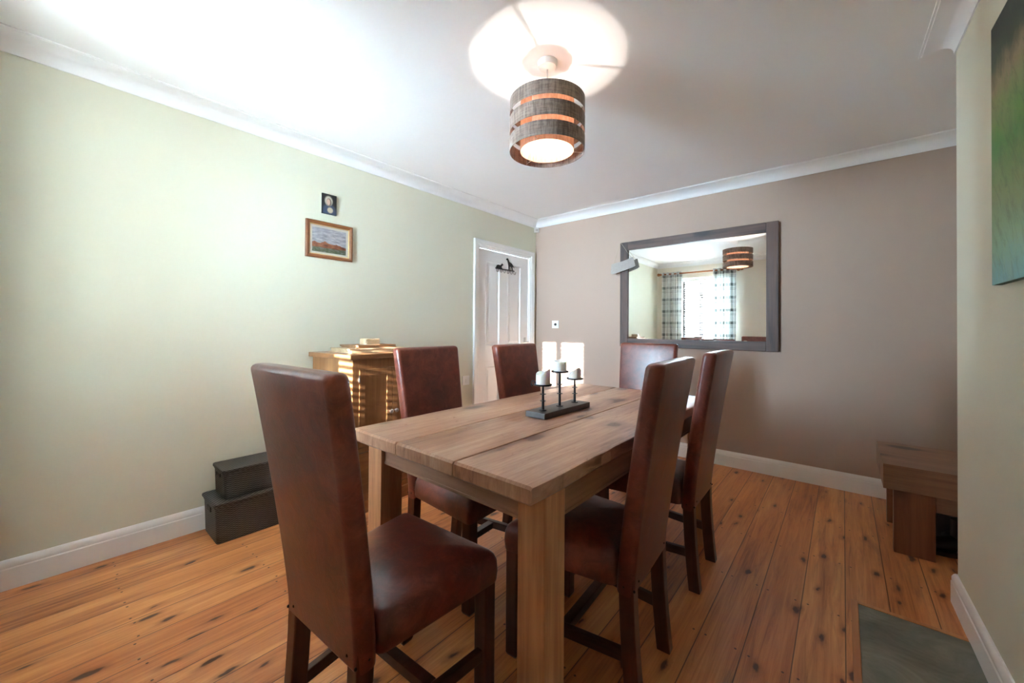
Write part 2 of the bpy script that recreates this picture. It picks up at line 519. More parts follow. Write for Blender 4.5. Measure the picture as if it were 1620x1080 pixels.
def cyl(bm, p0, p1, r0, r1=None, seg=16, caps=True):
    if r1 is None: r1 = r0
    p0 = Vector(p0); p1 = Vector(p1); d = p1 - p0
    m = Matrix.Translation((p0 + p1) / 2) @ d.to_track_quat('Z', 'Y').to_matrix().to_4x4()
    bmesh.ops.create_cone(bm, cap_ends=caps, cap_tris=False, segments=seg, radius1=r0, radius2=r1, depth=d.length, matrix=m)

def lathe(bm, prof, c=(0, 0, 0), seg=24, axis='Z', close=False):
    """prof: list of (r, h)"""
    rings = []
    for r, h in prof:
        ring = []
        for i in range(seg):
            a = 2 * pi * i / seg
            if axis == 'Z': p = (c[0] + r * cos(a), c[1] + r * sin(a), c[2] + h)
            elif axis == 'X': p = (c[0] + h, c[1] + r * cos(a), c[2] + r * sin(a))
            else: p = (c[0] + r * cos(a), c[1] + h, c[2] + r * sin(a))
            ring.append(bm.verts.new(p))
        rings.append(ring)
    for a, b in zip(rings, rings[1:]):
        for i in range(seg):
            j = (i + 1) % seg
            bm.faces.new((a[i], a[j], b[j], b[i]))
    if not close:
        for ring in (rings[0], rings[-1]):
            try: bm.faces.new(ring)
            except Exception: pass
    else:
        a, b = rings[-1], rings[0]
        for i in range(seg):
            j = (i + 1) % seg
            bm.faces.new((a[i], a[j], b[j], b[i]))

def tube(bm, pts, r, seg=8):
    pts = [Vector(p) for p in pts]; rings = []
    up = Vector((0, 0, 1))
    for i, p in enumerate(pts):
        d = (pts[min(i + 1, len(pts) - 1)] - pts[max(i - 1, 0)]).normalized()
        u = d.cross(up)
        if u.length < 1e-3: u = d.cross(Vector((1, 0, 0)))
        u.normalize(); w = d.cross(u).normalized()
        rr = r[i] if isinstance(r, (list, tuple)) else r
        rings.append([bm.verts.new(p + (u * cos(2 * pi * k / seg) + w * sin(2 * pi * k / seg)) * rr) for k in range(seg)])
    for a, b in zip(rings, rings[1:]):
        for k in range(seg):
            bm.faces.new((a[k], a[(k + 1) % seg], b[(k + 1) % seg], b[k]))
    bm.faces.new(rings[0]); bm.faces.new(rings[-1])

def prism(bm, poly, o, ux, uy, n, th):
    """extrude a 2-D polygon: point = o + x*ux + y*uy, thickness th along n"""
    o, ux, uy, n = Vector(o), Vector(ux), Vector(uy), Vector(n)
    a = [bm.verts.new(o + ux * x + uy * y) for x, y in poly]
    b = [bm.verts.new(o + ux * x + uy * y + n * th) for x, y in poly]
    bm.faces.new(a); bm.faces.new(b)
    for i in range(len(poly)):
        j = (i + 1) % len(poly)
        bm.faces.new((a[i], a[j], b[j], b[i]))

def sweep(bm, path, prof):
    """sweep a (out, z) profile along wall line; interior is on the left of the path"""
    n = len(path); P2 = [Vector((p[0], p[1])) for p in path]
    segn = []
    for a, b in zip(P2, P2[1:]):
        d = (b - a).normalized(); segn.append(Vector((-d.y, d.x)))
    rings = []
    for i, p in enumerate(P2):
        if i == 0: m = segn[0]
        elif i == n - 1: m = segn[-1]
        else:
            m = (segn[i - 1] + segn[i]); m = m / m.dot(segn[i])
        rings.append([bm.verts.new((p.x + m.x * o, p.y + m.y * o, z)) for o, z in prof])
    k = len(prof)
    for a, b in zip(rings, rings[1:]):
        for i in range(k):
            j = (i + 1) % k
            bm.faces.new((a[i], a[j], b[j], b[i]))
    bm.faces.new(rings[0]); bm.faces.new(rings[-1])

def tag(o, label=None, cat=None, group=None, kind=None):
    if label: o['label'] = label
    if cat: o['category'] = cat
    if group: o['group'] = group
    if kind: o['kind'] = kind
    return o

def empty(name, loc=(0, 0, 0), rz=0.0):
    o = bpy.data.objects.new(name, None); COL.objects.link(o)
    o.empty_display_size = 0.1
    o.location = loc; o.rotation_euler = (0, 0, rz)
    return o

def kids(o): return [c for c in bpy.data.objects if c.parent == o]
def copy_tree(o, parent=None):
    c = o.copy(); COL.objects.link(c)
    if parent is not None: c.parent = parent
    for ch in kids(o): copy_tree(ch, c)
    return c

def struct(o): o['kind'] = 'structure'; return o

def quad_uv(bm, pts, mi=0):
    uvl = bm.loops.layers.uv.verify()
    f = bm.faces.new([bm.verts.new(p) for p in pts]); f.material_index = mi
    for l, uv in zip(f.loops, ((0, 0), (1, 0), (1, 1), (0, 1))): l[uvl].uv = uv
    return f

# ================================================================== ROOM SHELL
T = 0.12
bm = bmesh.new(); box(bm, A - T, ALX + T, YR - 0.3, B + T, -0.08, 0.0)
struct(link('floor', bm, M['floor']))
bm = bmesh.new(); box(bm, A - T, ALX + T, YR - 0.3, B + T, CEIL, CEIL + 0.08)
struct(link('ceiling', bm, M['ceiling']))

DY0, DY1, DZ = 2.747, 3.578, 1.955       # door opening in the left wall
bm = bmesh.new()
box(bm, A - T, A, YR - 0.3, DY0, 0, CEIL); box(bm, A - T, A, DY1, B, 0, CEIL); box(bm, A - T, A, DY0, DY1, DZ, CEIL)
struct(link('wall_left', bm, M['sage']))
bm = bmesh.new(); box(bm, A - T, ALX + T, B, B + T, 0, CEIL)
struct(link('wall_back', bm, M['taupe']))
# chimney breast (right) wall, slightly out of square, and alcove side
bm = bmesh.new()
xr0 = right_x(YR - 0.3)
prism(bm, [(xr0, YR - 0.3), (CHX, CHY), (ALX + T, CHY), (ALX + T, YR - 0.3)], (0, 0, 0), (1, 0, 0), (0, 1, 0), (0, 0, 1), CEIL)
struct(link('wall_right', bm, M['sage']))
bm = bmesh.new(); box(bm, ALX, ALX + T, CHY, B, 0, CEIL)
struct(link('wall_alcove', bm, M['sage']))
# rear wall with window opening
bm = bmesh.new()
box(bm, A, WX0, YR - 0.3, YR, 0, CEIL); box(bm, WX1, right_x(YR), YR - 0.3, YR, 0, CEIL)
box(bm, WX0, WX1, YR - 0.3, YR, 0, WZ0); box(bm, WX0, WX1, YR - 0.3, YR, WZ1, CEIL)
struct(link('wall_rear', bm, M['cream']))

# coving
CP, CH_ = 0.10, 0.075
prof = [(0, CEIL), (0, CEIL - CH_), (0.006, CEIL - CH_)]
for k in range(9):
    t = k / 8 * pi / 2
    # concave quarter curve, bowing towards the corner
    prof.append((0.006 + (CP - 0.016) * (1 - cos(t)), CEIL - CH_ + 0.004 + (CH_ - 0.012) * sin(t)))
prof += [(CP - 0.008, CEIL - 0.006), (CP, CEIL - 0.006), (CP, CEIL)]
path = [(right_x(YR), YR), (CHX, CHY), (ALX, CHY), (ALX, B), (A, B), (A, YR), (right_x(YR), YR)]
bm = bmesh.new(); sweep(bm, path[:5], prof)
struct(link('trim_1', bm, M['ceiling'], smooth=True, auto=40))
bm = bmesh.new(); sweep(bm, path[3:6], prof)
struct(link('trim_2', bm, M['ceiling'], smooth=True, auto=40)); 
bm = bmesh.new(); sweep(bm, path[4:], prof)
struct(link('trim_3', bm, M['ceiling'], smooth=True, auto=40))
bpy.data.objects.remove(bpy.data.objects['trim_2'])

# skirting boards
SH = 0.126
sk = [(0, 0), (0.018, 0), (0.018, SH * 0.70), (0.015, SH * 0.74), (0.016, SH * 0.78), (0.0155, SH * 0.86), (0.011, SH * 0.95), (0.006, SH), (0, SH)]
def skirt(name, pts):
    bm = bmesh.new(); sweep(bm, pts, sk); struct(link(name, bm, M['white'], smooth=True, auto=30))
skirt('baseboard_left', [(A, DY0 - 0.072), (A, YR)])
skirt('baseboard_back', [(ALX, B), (A, B)])
skirt('baseboard_right', [(right_x(YR), YR), (CHX, CHY), (ALX, CHY)])
skirt('baseboard_alcove', [(ALX, CHY + 0.02), (ALX, B - 0.02)])
skirt('baseboard_rear', [(A + 0.02, YR), (right_x(YR) - 0.02, YR)])

# ------------------------------------------------------------------ door
def door():
    x = A
    fr = empty('door_1', (A, (DY0 + DY1) / 2, 0)); struct(fr)
    cy = (DY0 + DY1) / 2
    bm = bmesh.new()      # lining
    box(bm, -0.118, 0.0, DY0 - cy, DY0 - cy + 0.012, 0, DZ); box(bm, -0.118, 0.0, DY1 - cy - 0.012, DY1 - cy, 0, DZ)
    box(bm, -0.118, 0.0, DY0 - cy + 0.012, DY1 - cy - 0.012, DZ - 0.012, DZ)
    link('door_lining', bm, M['white'], fr)
    # architrave: moulded board round the opening
    bm = bmesh.new()
    w = 0.072
    y0, y1, z1 = DY0 - cy + 0.004, DY1 - cy - 0.004, DZ - 0.004
    pr = [(0.0, 0.0), (0.0, 0.010), (0.012, 0.014), (0.020, 0.013), (0.026, 0.019), (0.052, 0.022), (0.062, 0.024), (w, 0.022), (w, 0.0)]
    rings = []
    for (yy, zz, sy, sz) in ((y0, 0, -1, 0), (y0, z1, -1, 1), (y1, z1, 1, 1), (y1, 0, 1, 0)):
        rings.append([bm.verts.new((h + 0.0005, yy + sy * o, zz + sz * o)) for o, h in pr])
    for a, b in zip(rings, rings[1:]):
        for i in range(len(pr)):
            j = (i + 1) % len(pr); bm.faces.new((a[i], a[j], b[j], b[i]))
    bm.faces.new(rings[0]); bm.faces.new(rings[-1])
    link('architrave', bm, M['white'], fr)
    # leaf with four recessed panels
    lf = bmesh.new()
    ly0, ly1, lz0, lz1 = DY0 - cy + 0.015, DY1 - cy - 0.015, 0.006, DZ - 0.015
    xf, xb = -0.012, -0.050
    PY = [(2.87 - cy, 3.085 - cy), (3.205 - cy, 3.435 - cy)]
    PZ = [(0.955, 1.835), (0.17, 0.755)]
    ys = sorted([ly0, ly1] + [q for p in PY for q in p]); zs = sorted([lz0, lz1] + [q for p in PZ for q in p])
    for i in range(len(ys) - 1):
        for j in range(len(zs) - 1):
            ispan = any(abs(ys[i] - p[0]) < 1e-6 for p in PY) and any(abs(zs[j] - p[0]) < 1e-6 for p in PZ)
            a = (ys[i], zs[j]); b = (ys[i + 1], zs[j + 1])
            if not ispan:
                f = [lf.verts.new((xf, yy, zz)) for yy, zz in ((a[0], a[1]), (b[0], a[1]), (b[0], b[1]), (a[0], b[1]))]
                lf.faces.new(f)
            else:
                ins = [(0, 0), (0.006, 0.003), (0.012, 0.0), (0.018, -0.010), (0.026, -0.011), (0.05, -0.005)]
                rr = [[lf.verts.new((xf + h, yy, zz)) for yy, zz in ((a[0] + o, a[1] + o), (b[0] - o, a[1] + o), (b[0] - o, b[1] - o), (a[0] + o, b[1] - o))] for o, h in ins]
                for p, q in zip(rr, rr[1:]):
                    for k in range(4): lf.faces.new((p[k], p[(k + 1) % 4], q[(k + 1) % 4], q[k]))
                lf.faces.new(rr[-1])
    bmesh.ops.remove_doubles(lf, verts=lf.verts[:], dist=1e-5)
    box(lf, xb, xf - 0.012, ly0, ly1, lz0, lz1)
    leaf = link('door_leaf', lf, M['white'], fr)
    # handle with back plate
    bm = bmesh.new(); box(bm, xf, xf + 0.006, 0.325, 0.360, 0.90, 1.04, 0.002)
    cyl(bm, (xf + 0.004, 0.343, 0.985), (xf + 0.05, 0.343, 0.985), 0.008)
    tube(bm, [(xf + 0.05, 0.347, 0.985), (xf + 0.052, 0.30, 0.985), (xf + 0.048, 0.25, 0.98)], [0.009, 0.008, 0.007])
    link('door_handle', bm, M['steel'], leaf, smooth=True, auto=40)
    for hz in (0.25, 1.68):
        bm = bmesh.new(); cyl(bm, (xf + 0.004, ly0 - 0.002, hz), (xf + 0.004, ly0 - 0.002, hz + 0.08), 0.005, seg=10)
        link('hinge', bm, M['steel'], fr)
door()

# ------------------------------------------------------------------ window, blind, curtains
def window(name, WX0, WX1, mxx):
    cx, cz = (WX0 + WX1) / 2, (WZ0 + WZ1) / 2
    w = empty(name, (cx, YR - 0.2, WZ0)); struct(w)
    hw, hh = (WX1 - WX0) / 2, WZ1 - WZ0
    y0, y1 = -0.06, -0.01
    bm = bmesh.new()
    f = 0.05
    box(bm, -hw, -hw + f, y0, y1, 0, hh, 0.003); box(bm, hw - f, hw, y0, y1, 0, hh, 0.003)
    box(bm, -hw + f, hw - f, y0, y1, 0, f, 0.003); box(bm, -hw + f, hw - f, y0, y1, hh - f, hh, 0.003)
    link('window_frame', bm, M['upvcw'], w)
    mx = mxx - cx
    bm = bmesh.new(); box(bm, mx - 0.04, mx + 0.04, y0, y1, f, hh - f, 0.003)
    link('mullion', bm, M['upvc'], w)
    for a, b in ((-hw + f, mx - 0.04), (mx + 0.04, hw - f)):
        bm = bmesh.new(); box(bm, a, b, y0 + 0.022, y0 + 0.028, f, hh - f)
        link('window_pane', bm, M['glass'], w)
    bm = bmesh.new(); box(bm, -hw + 0.001, hw - 0.001, 0.0, 0.2, -0.0, 0.02, 0.004); box(bm, -hw - 0.04, hw + 0.04, 0.201, 0.235, -0.01, 0.02, 0.004)
    link('window_sill', bm, M['white'], w)
window('window_1', WX0, WX1, -2.02)

def blind():
    cx = (WX0 + WX1) / 2; hw = (WX1 - WX0) / 2 - 0.012
    top = WZ1 - 0.012; yb = YR - 0.10
    b = empty('venetian_blind', (cx, yb, WZ0 + 0.022))
    zb = WZ0 + 0.022
    obox('headrail', M['slat'], b, -hw, hw, -0.03, 0.03, top - 0.05 - zb, top - zb)
    obox('bottom_rail', M['slat'], b, -hw, hw, -0.025, 0.025, 0.004, 0.020)
    n = 0; z = 0.05
    while z < top - 0.07 - zb:
        bm = bmesh.new()
        t = R(12); P = []
        for k in range(7):
            s = (k / 6 - 0.5) * 0.05
            P.append((s, s * math.tan(t) + 0.0022 * (1 - (2 * k / 6 - 1) ** 2)))
        a = [bm.verts.new((-hw, y, z + q)) for y, q in P] + [bm.verts.new((-hw, y, z + q - 0.0026)) for y, q in reversed(P)]
        c = [bm.verts.new((hw, v.co.y, v.co.z)) for v in a]
        bm.faces.new(a); bm.faces.new(c)
        for i in range(len(a)):
            j = (i + 1) % len(a); bm.faces.new((a[i], a[j], c[j], c[i]))
        link('slat', bm, M['slat'], b); n += 1
        z += 0.0425
    for x in (-hw + 0.03, hw - 0.12):
        bm = bmesh.new()
        box(bm, x - 0.012, x + 0.012, 0.0265, 0.0275, 0.02, top - 0.05 - zb); box(bm, x - 0.012, x + 0.012, -0.0275, -0.0265, 0.02, top - 0.05 - zb)
        link('ladder_tape', bm, M['tape'], b)
    tag(b, 'pale slatted venetian blind hanging in the window, seen in the mirror', 'blind')
blind()

PY_, PZ_ = YR + 0.085, 2.185
def pole():
    p = empty('curtain_pole', (-2.03, PY_, PZ_))
    bm = bmesh.new(); cyl(bm, (-0.63, 0, 0), (0.68, 0, 0), 0.014, seg=20)
    link('rod', bm, M['pole'], p, smooth=True, auto=40)
    for x, s in ((-0.63, -1), (0.68, 1)):
        bm = bmesh.new(); lathe(bm, [(0.006, 0), (0.022, 0.004 * s), (0.024, 0.012 * s), (0.018, 0.02 * s), (0.028, 0.035 * s), (0.030, 0.05 * s), (0.022, 0.066 * s), (0.006, 0.072 * s)], (x, 0, 0), 20, 'X')
        link('finial', bm, M['pole'], p, smooth=True, auto=50)
    for x in (-0.60, 0.66):
        bm = bmesh.new(); cyl(bm, (x, -0.084, 0), (x, -0.012, 0), 0.010, seg=12); cyl(bm, (x, -0.0845, 0), (x, -0.078, 0), 0.028, seg=20)
        link('bracket', bm, M['pole'], p, smooth=True, auto=40)
    tag(p, 'honey wooden curtain pole with round finials above the window, seen in the mirror', 'curtain pole')
pole()

def curtain(x0, x1, label, phase, flare):
    c = empty('curtain', ((x0 + x1) / 2, PY_, 0.02))
    wdt = x1 - x0; nf = 4; NX, NZ = 72, 30
    ztop, zbot = PZ_ + 0.035 - 0.02, 0.0
    bm = bmesh.new(); uvl = bm.loops.layers.uv.verify()
    grid = []
    for j in range(NZ + 1):
        v = j / NZ; z = ztop + (zbot - ztop) * v
        row = []
        for i in range(NX + 1):
            u = i / NX
            am = 0.028 + 0.005 * sin(v * 5 + phase)
            ph = u * nf * 2 * pi + phase + 0.25 * sin(v * 4 + u * 6)
            x = -wdt / 2 + u * wdt * (1 + flare * v) + 0.008 * sin(ph * 2 + v * 3) * v
            row.append(bm.verts.new((x, am * sin(ph), z)))
        grid.append(row)
    for j in range(NZ):
        for i in range(NX):
            f = bm.faces.new((grid[j][i], grid[j][i + 1], grid[j + 1][i + 1], grid[j + 1][i]))
            for l, (a, b) in zip(f.loops, ((i, j), (i + 1, j), (i + 1, j + 1), (i, j + 1))):
                l[uvl].uv = (a / NX * wdt * 1.9, b / NZ * (ztop - zbot))
    cl = link('cloth', bm, M['curtain'], c, smooth=True)
    so = cl.modifiers.new('thick', 'SOLIDIFY'); so.thickness = 0.0016
    for k in range(nf * 2):
        u = (k * pi - phase) / (nf * 2 * pi)
        if not 0.03 < u < 0.97: continue
        x = -wdt / 2 + u * wdt
        bm = bmesh.new()
        pts = [(0.019, -0.0035), (0.030, -0.003), (0.032, 0.0), (0.030, 0.003), (0.019, 0.0035)]
        lathe(bm, pts, (x, 0, PZ_ - 0.02), 20, 'X', close=True)
        link('eyelet', bm, M['steel'], c, smooth=True)
    tag(c, label, 'curtain', 'plaid curtains at the window')
curtain(-2.64, -2.27, 'plaid grey and white curtain near the room corner, left of the blind in the mirror', 0.4, 0.0)
curtain(-1.745, -1.385, 'plaid grey and white curtain right of the blind, below the lamp in the mirror', 1.3, 0.02)

# ground outside the window
bm = bmesh.new(); box(bm, -9, 6, -14, YR - 0.31, -0.25, -0.15)
struct(link('ground_outside', bm, M['stone']))
# unseen plain wall, added to block slanting skylight from the left wall
bm = bmesh.new(); box(bm, 0.3, 0.6, -10, YR - 0.9, -0.149, 5.5)
struct(link('added_light_block', bm, plain('grey_light_block', srgb(168, 164, 158), 0.9, nscale=3, namt=0.2)))

# ================================================================== PENDANT LAMP
LX, LY = -1.060, 1.500
def lamp():
    p = empty('pendant_lamp', (LX, LY, CEIL))
    z = lambda q: q - CEIL
    bm = bmesh.new(); lathe(bm, [(0.046, -0.0005), (0.046, -0.010), (0.040, -0.026), (0.014, -0.034), (0.006, -0.036)], seg=32)
    link('ceiling_rose', bm, M['plastic'], p, smooth=True, auto=40)
    bm = bmesh.new(); tube(bm, [(0, 0, -0.034), (0, 0, z(2.205))], 0.0035)
    link('flex', bm, M['plastic'], p, smooth=True)
    bm = bmesh.new(); lathe(bm, [(0.008, z(2.225)), (0.017, z(2.215)), (0.021, z(2.19)), (0.021, z(2.155)), (0.012, z(2.152))], seg=24)
    link('lamp_holder', bm, M['plastic'], p, smooth=True, auto=40)
    def band(name, r, th, z0, z1, mat, par):
        bm = bmesh.new()
        lathe(bm, [(r, z(z0)), (r, z(z1)), (r - th, z(z1)), (r - th, z(z0))], seg=72, close=True)
        return link(name, bm, mat, par, smooth=True, auto=40)
    for a, b in ((2.204, 2.141), (2.120, 2.052), (2.030, 1.966)):
        band('shade_band', 0.175, 0.0015, b, a, M['felt'], p)
    band('inner_shade', 0.125, 0.001, 1.970, 2.200, M['liner'], p)
    # wire frame: ring and three spokes, three uprights
    bm = bmesh.new()
    for ang in (R(-76), R(46), R(161)):
        tube(bm, [(0.02 * cos(ang), 0.02 * sin(ang), z(2.196)), (0.1735 * cos(ang), 0.1735 * sin(ang), z(2.196))], 0.0024, 6)
        tube(bm, [(0.1728 * cos(ang), 0.1728 * sin(ang), z(2.203)), (0.1728 * cos(ang), 0.1728 * sin(ang), z(1.968))], 0.0012, 6)
        tube(bm, [(0.1225 * cos(ang), 0.1225 * sin(ang), z(1.975)), (0.1728 * cos(ang), 0.1728 * sin(ang), z(1.975))], 0.0012, 6)
    pts = [(0.032 * cos(t * pi / 12), 0.032 * sin(t * pi / 12), z(2.196)) for t in range(25)]
    tube(bm, pts, 0.008, 6)
    link('wire_frame', bm, M['plastic'], p, smooth=True)
    zc = 2.100
    bm = bmesh.new(); lathe(bm, [(0.011, z(2.155)), (0.013, z(2.145)), (0.024, z(zc + 0.022)), (0.030, z(zc)), (0.024, z(zc - 0.020)), (0.010, z(zc - 0.030)), (0.001, z(zc - 0.032))], seg=24)
    bl = link('bulb', bm, M['bulbglass'], p, smooth=True)
    bm = bmesh.new(); bmesh.ops.create_uvsphere(bm, u_segments=12, v_segments=8, radius=0.006, matrix=Matrix.Translation((0, 0, z(zc))))
    link('filament', bm, M['filament'], bl, smooth=True)
    tag(p, 'three-tier brown fabric drum pendant lamp with lit bulb hanging from the ceiling', 'ceiling lamp')
lamp()

# ================================================================== CHAIRS
def rrect(w, d, r, n=5):
    """rounded rectangle outline, centred"""
    P = []
    r = min(r, w / 2 - 1e-4, d / 2 - 1e-4)
    for cx, cy, a0 in ((w / 2 - r, d / 2 - r, 0), (-w / 2 + r, d / 2 - r, 90), (-w / 2 + r, -d / 2 + r, 180), (w / 2 - r, -d / 2 + r, 270)):
        for k in range(n):
            a = R(a0 + 90 * k / (n - 1)); P.append((cx + r * cos(a), cy + r * sin(a)))
    return P

def loft(bm, rings):
    rs = [[bm.verts.new(p) for p in r] for r in rings]
    for a, b in zip(rs, rs[1:]):
        n = len(a)
        for i in range(n): bm.faces.new((a[i], a[(i + 1) % n], b[(i + 1) % n], b[i]))
    bm.faces.new(rs[0]); bm.faces.new(rs[-1])

HC, WT, WB, BT = 1.043, 0.405, 0.345, 0.056
def chair(label):
    c = empty('dining_chair')
    tag(c, label, 'chair', 'leather dining chairs round the table')
    # backrest
    bm = bmesh.new(); rings = []
    NZ = 16
    def back_y(z):     # rear surface
        t = (z - 0.36) / (HC - 0.36)
        return -0.222 - 0.096 * max(t, 0) ** 1.25
    for j in range(NZ + 5):
        if j <= NZ: z = 0.372 + (HC - 0.016 - 0.372) * j / NZ; sh = 0
        else:
            k = (j - NZ) / 4; z = HC - 0.016 + 0.016 * sin(k * pi / 2); sh = 0.016 * (1 - cos(k * pi / 2))
        t = (z - 0.36) / (HC - 0.36)
        w = WB + (WT - WB) * min(t, 1) ** 0.9 - 2 * sh
        d = BT - 2 * sh * 0.9
        yc = back_y(z) + BT / 2
        puff = 0.004 * sin(pi * min(max(t, 0), 1))
        rg = []
        for x, y in rrect(w, d, 0.018, 6):
            yy = y
            if y < 0: yy -= puff * max(0, 1 - (2 * x / w) ** 2)
            # sagging hem between the legs: corners hang lower over the leg tops
            zz = z
            if j == 0: zz = z - 0.026 * abs(2 * x / w) ** 6
            rg.append((x, yc + yy, zz))
        rings.append(rg)
    loft(bm, rings)
    link('backrest', bm, M['leather'], c, smooth=True, auto=60)
    # seat
    bm = bmesh.new(); rings = []
    def sw(y): return WB + 0.012 + (0.437 - WB) * ((y + 0.17) / 0.39)
    N = 9
    lay = [(0.365, 0.0), (0.372, 0.002), (0.40, 0.004), (0.430, 0.002), (0.446, -0.004), (0.456, -0.014), (0.462, -0.030), (0.470, -0.06), (0.477, -0.10), (0.481, -0.15)]
    y0, y1 = -0.168, 0.222
    for z, o in lay:
        d = (y1 - y0) + 2 * min(o, 0); yc = (y0 + y1) / 2
        rg = []
        base = rrect(1.0, d + 2 * max(o, 0), 0.02, 5)
        for x, y in rrect(0.42, d + 2 * max(o, 0), 0.022, 6):
            wy = (sw(yc + y) + 2 * o) / 0.42
            yy = yc + y
            if yy < y0: yy = y0
            rg.append((x * wy, yy, z))
        rings.append(rg)
    loft(bm, rings)
    link('seat', bm, M['leather'], c, smooth=True, auto=60)
    # front legs
    for s in (-1, 1):
        bm = bmesh.new()
        xo = s * (0.437 / 2 - 0.026)
        rings = [[(xo + x * k, 0.194 + y * k, z) for x, y in rrect(0.046, 0.046, 0.004, 3)] for z, k in ((0.0, 0.86), (0.008, 1.0), (0.366, 1.0))]
        loft(bm, rings)
        link('leg', bm, M['darkwood'], c)
    # rear legs, raked
    for s in (-1, 1):
        bm = bmesh.new(); rings = []
        for k in range(9):
            z = 0.40 * k / 8
            yr = -0.222 - 0.026 * (1 - z / 0.40) ** 1.8
            xo = s * (WB / 2 - 0.0235)
            rings.append([(xo + x, yr + 0.024 + y, z) for x, y in rrect(0.043, 0.046, 0.004, 3)])
        loft(bm, rings)
        link('leg', bm, M['darkwood'], c)
    # stretchers
    for s in (-1, 1):
        bm = bmesh.new()
        xa, xb = s * (WB / 2 - 0.0235), s * (0.437 / 2 - 0.026)
        loft(bm, [[(xa + x, -0.196, 0.155 + y) for x, y in rrect(0.022, 0.036, 0.003, 3)], [(xb + x, 0.172, 0.155 + y) for x, y in rrect(0.022, 0.036, 0.003, 3)]])
        link('stretcher', bm, M['stretch'], c)
    bm = bmesh.new(); xm = (WB / 2 - 0.0235 + 0.437 / 2 - 0.026) / 2 - 0.010
    box(bm, -xm, xm, -0.006, 0.026, 0.140, 0.170, 0.002)
    link('stretcher', bm, M['stretch'], c)
    # upholstery nails round the foot of the back
    for s in (-1, 1):
        for x, y, z in ((s * (WB / 2 - 0.006), back_y(0.37) - 0.0, 0.366), (s * (WB / 2 - 0.040), back_y(0.37) - 0.0005, 0.381), (s * (WB / 2 - 0.001), back_y(0.37) + 0.03, 0.372), (s * (WB / 2 - 0.003), back_y(0.37) + 0.012, 0.40)):
            bm = bmesh.new(); bmesh.ops.create_uvsphere(bm, u_segments=8, v_segments=6, radius=0.0042, matrix=Matrix.Translation((x, y, z)))
            link('upholstery_nail', bm, M['iron'], c, smooth=True)
    return c

c0 = chair('brown leather dining chair nearest the camera, at the near end of the table')
chairs = [
    (c0, -1.022, 0.671, 3.3, None),
    (None, -0.703, 1.277, 93.5, 'leather dining chair right of the table, nearer of the two, seen side-on'),
    (None, -0.722, 1.987, 91.3, 'leather dining chair right of the table, farther one, below the mirror corner'),
    (None, -1.353, 1.285, -86.5, 'leather dining chair left of the table, directly in front of the pine cabinet'),
    (None, -1.278, 1.897, -87.6, 'leather dining chair left of the table, in front of the white door'),
    (None, -1.055, 2.462, 180.0, 'leather dining chair at the far end of the table, facing the camera'),
]
for o, x, y, a, lb in chairs:
    if o is None:
        o = copy_tree(c0); o['label'] = lb
    o.location = (x, y, 0); o.rotation_euler = (0, 0, R(a))

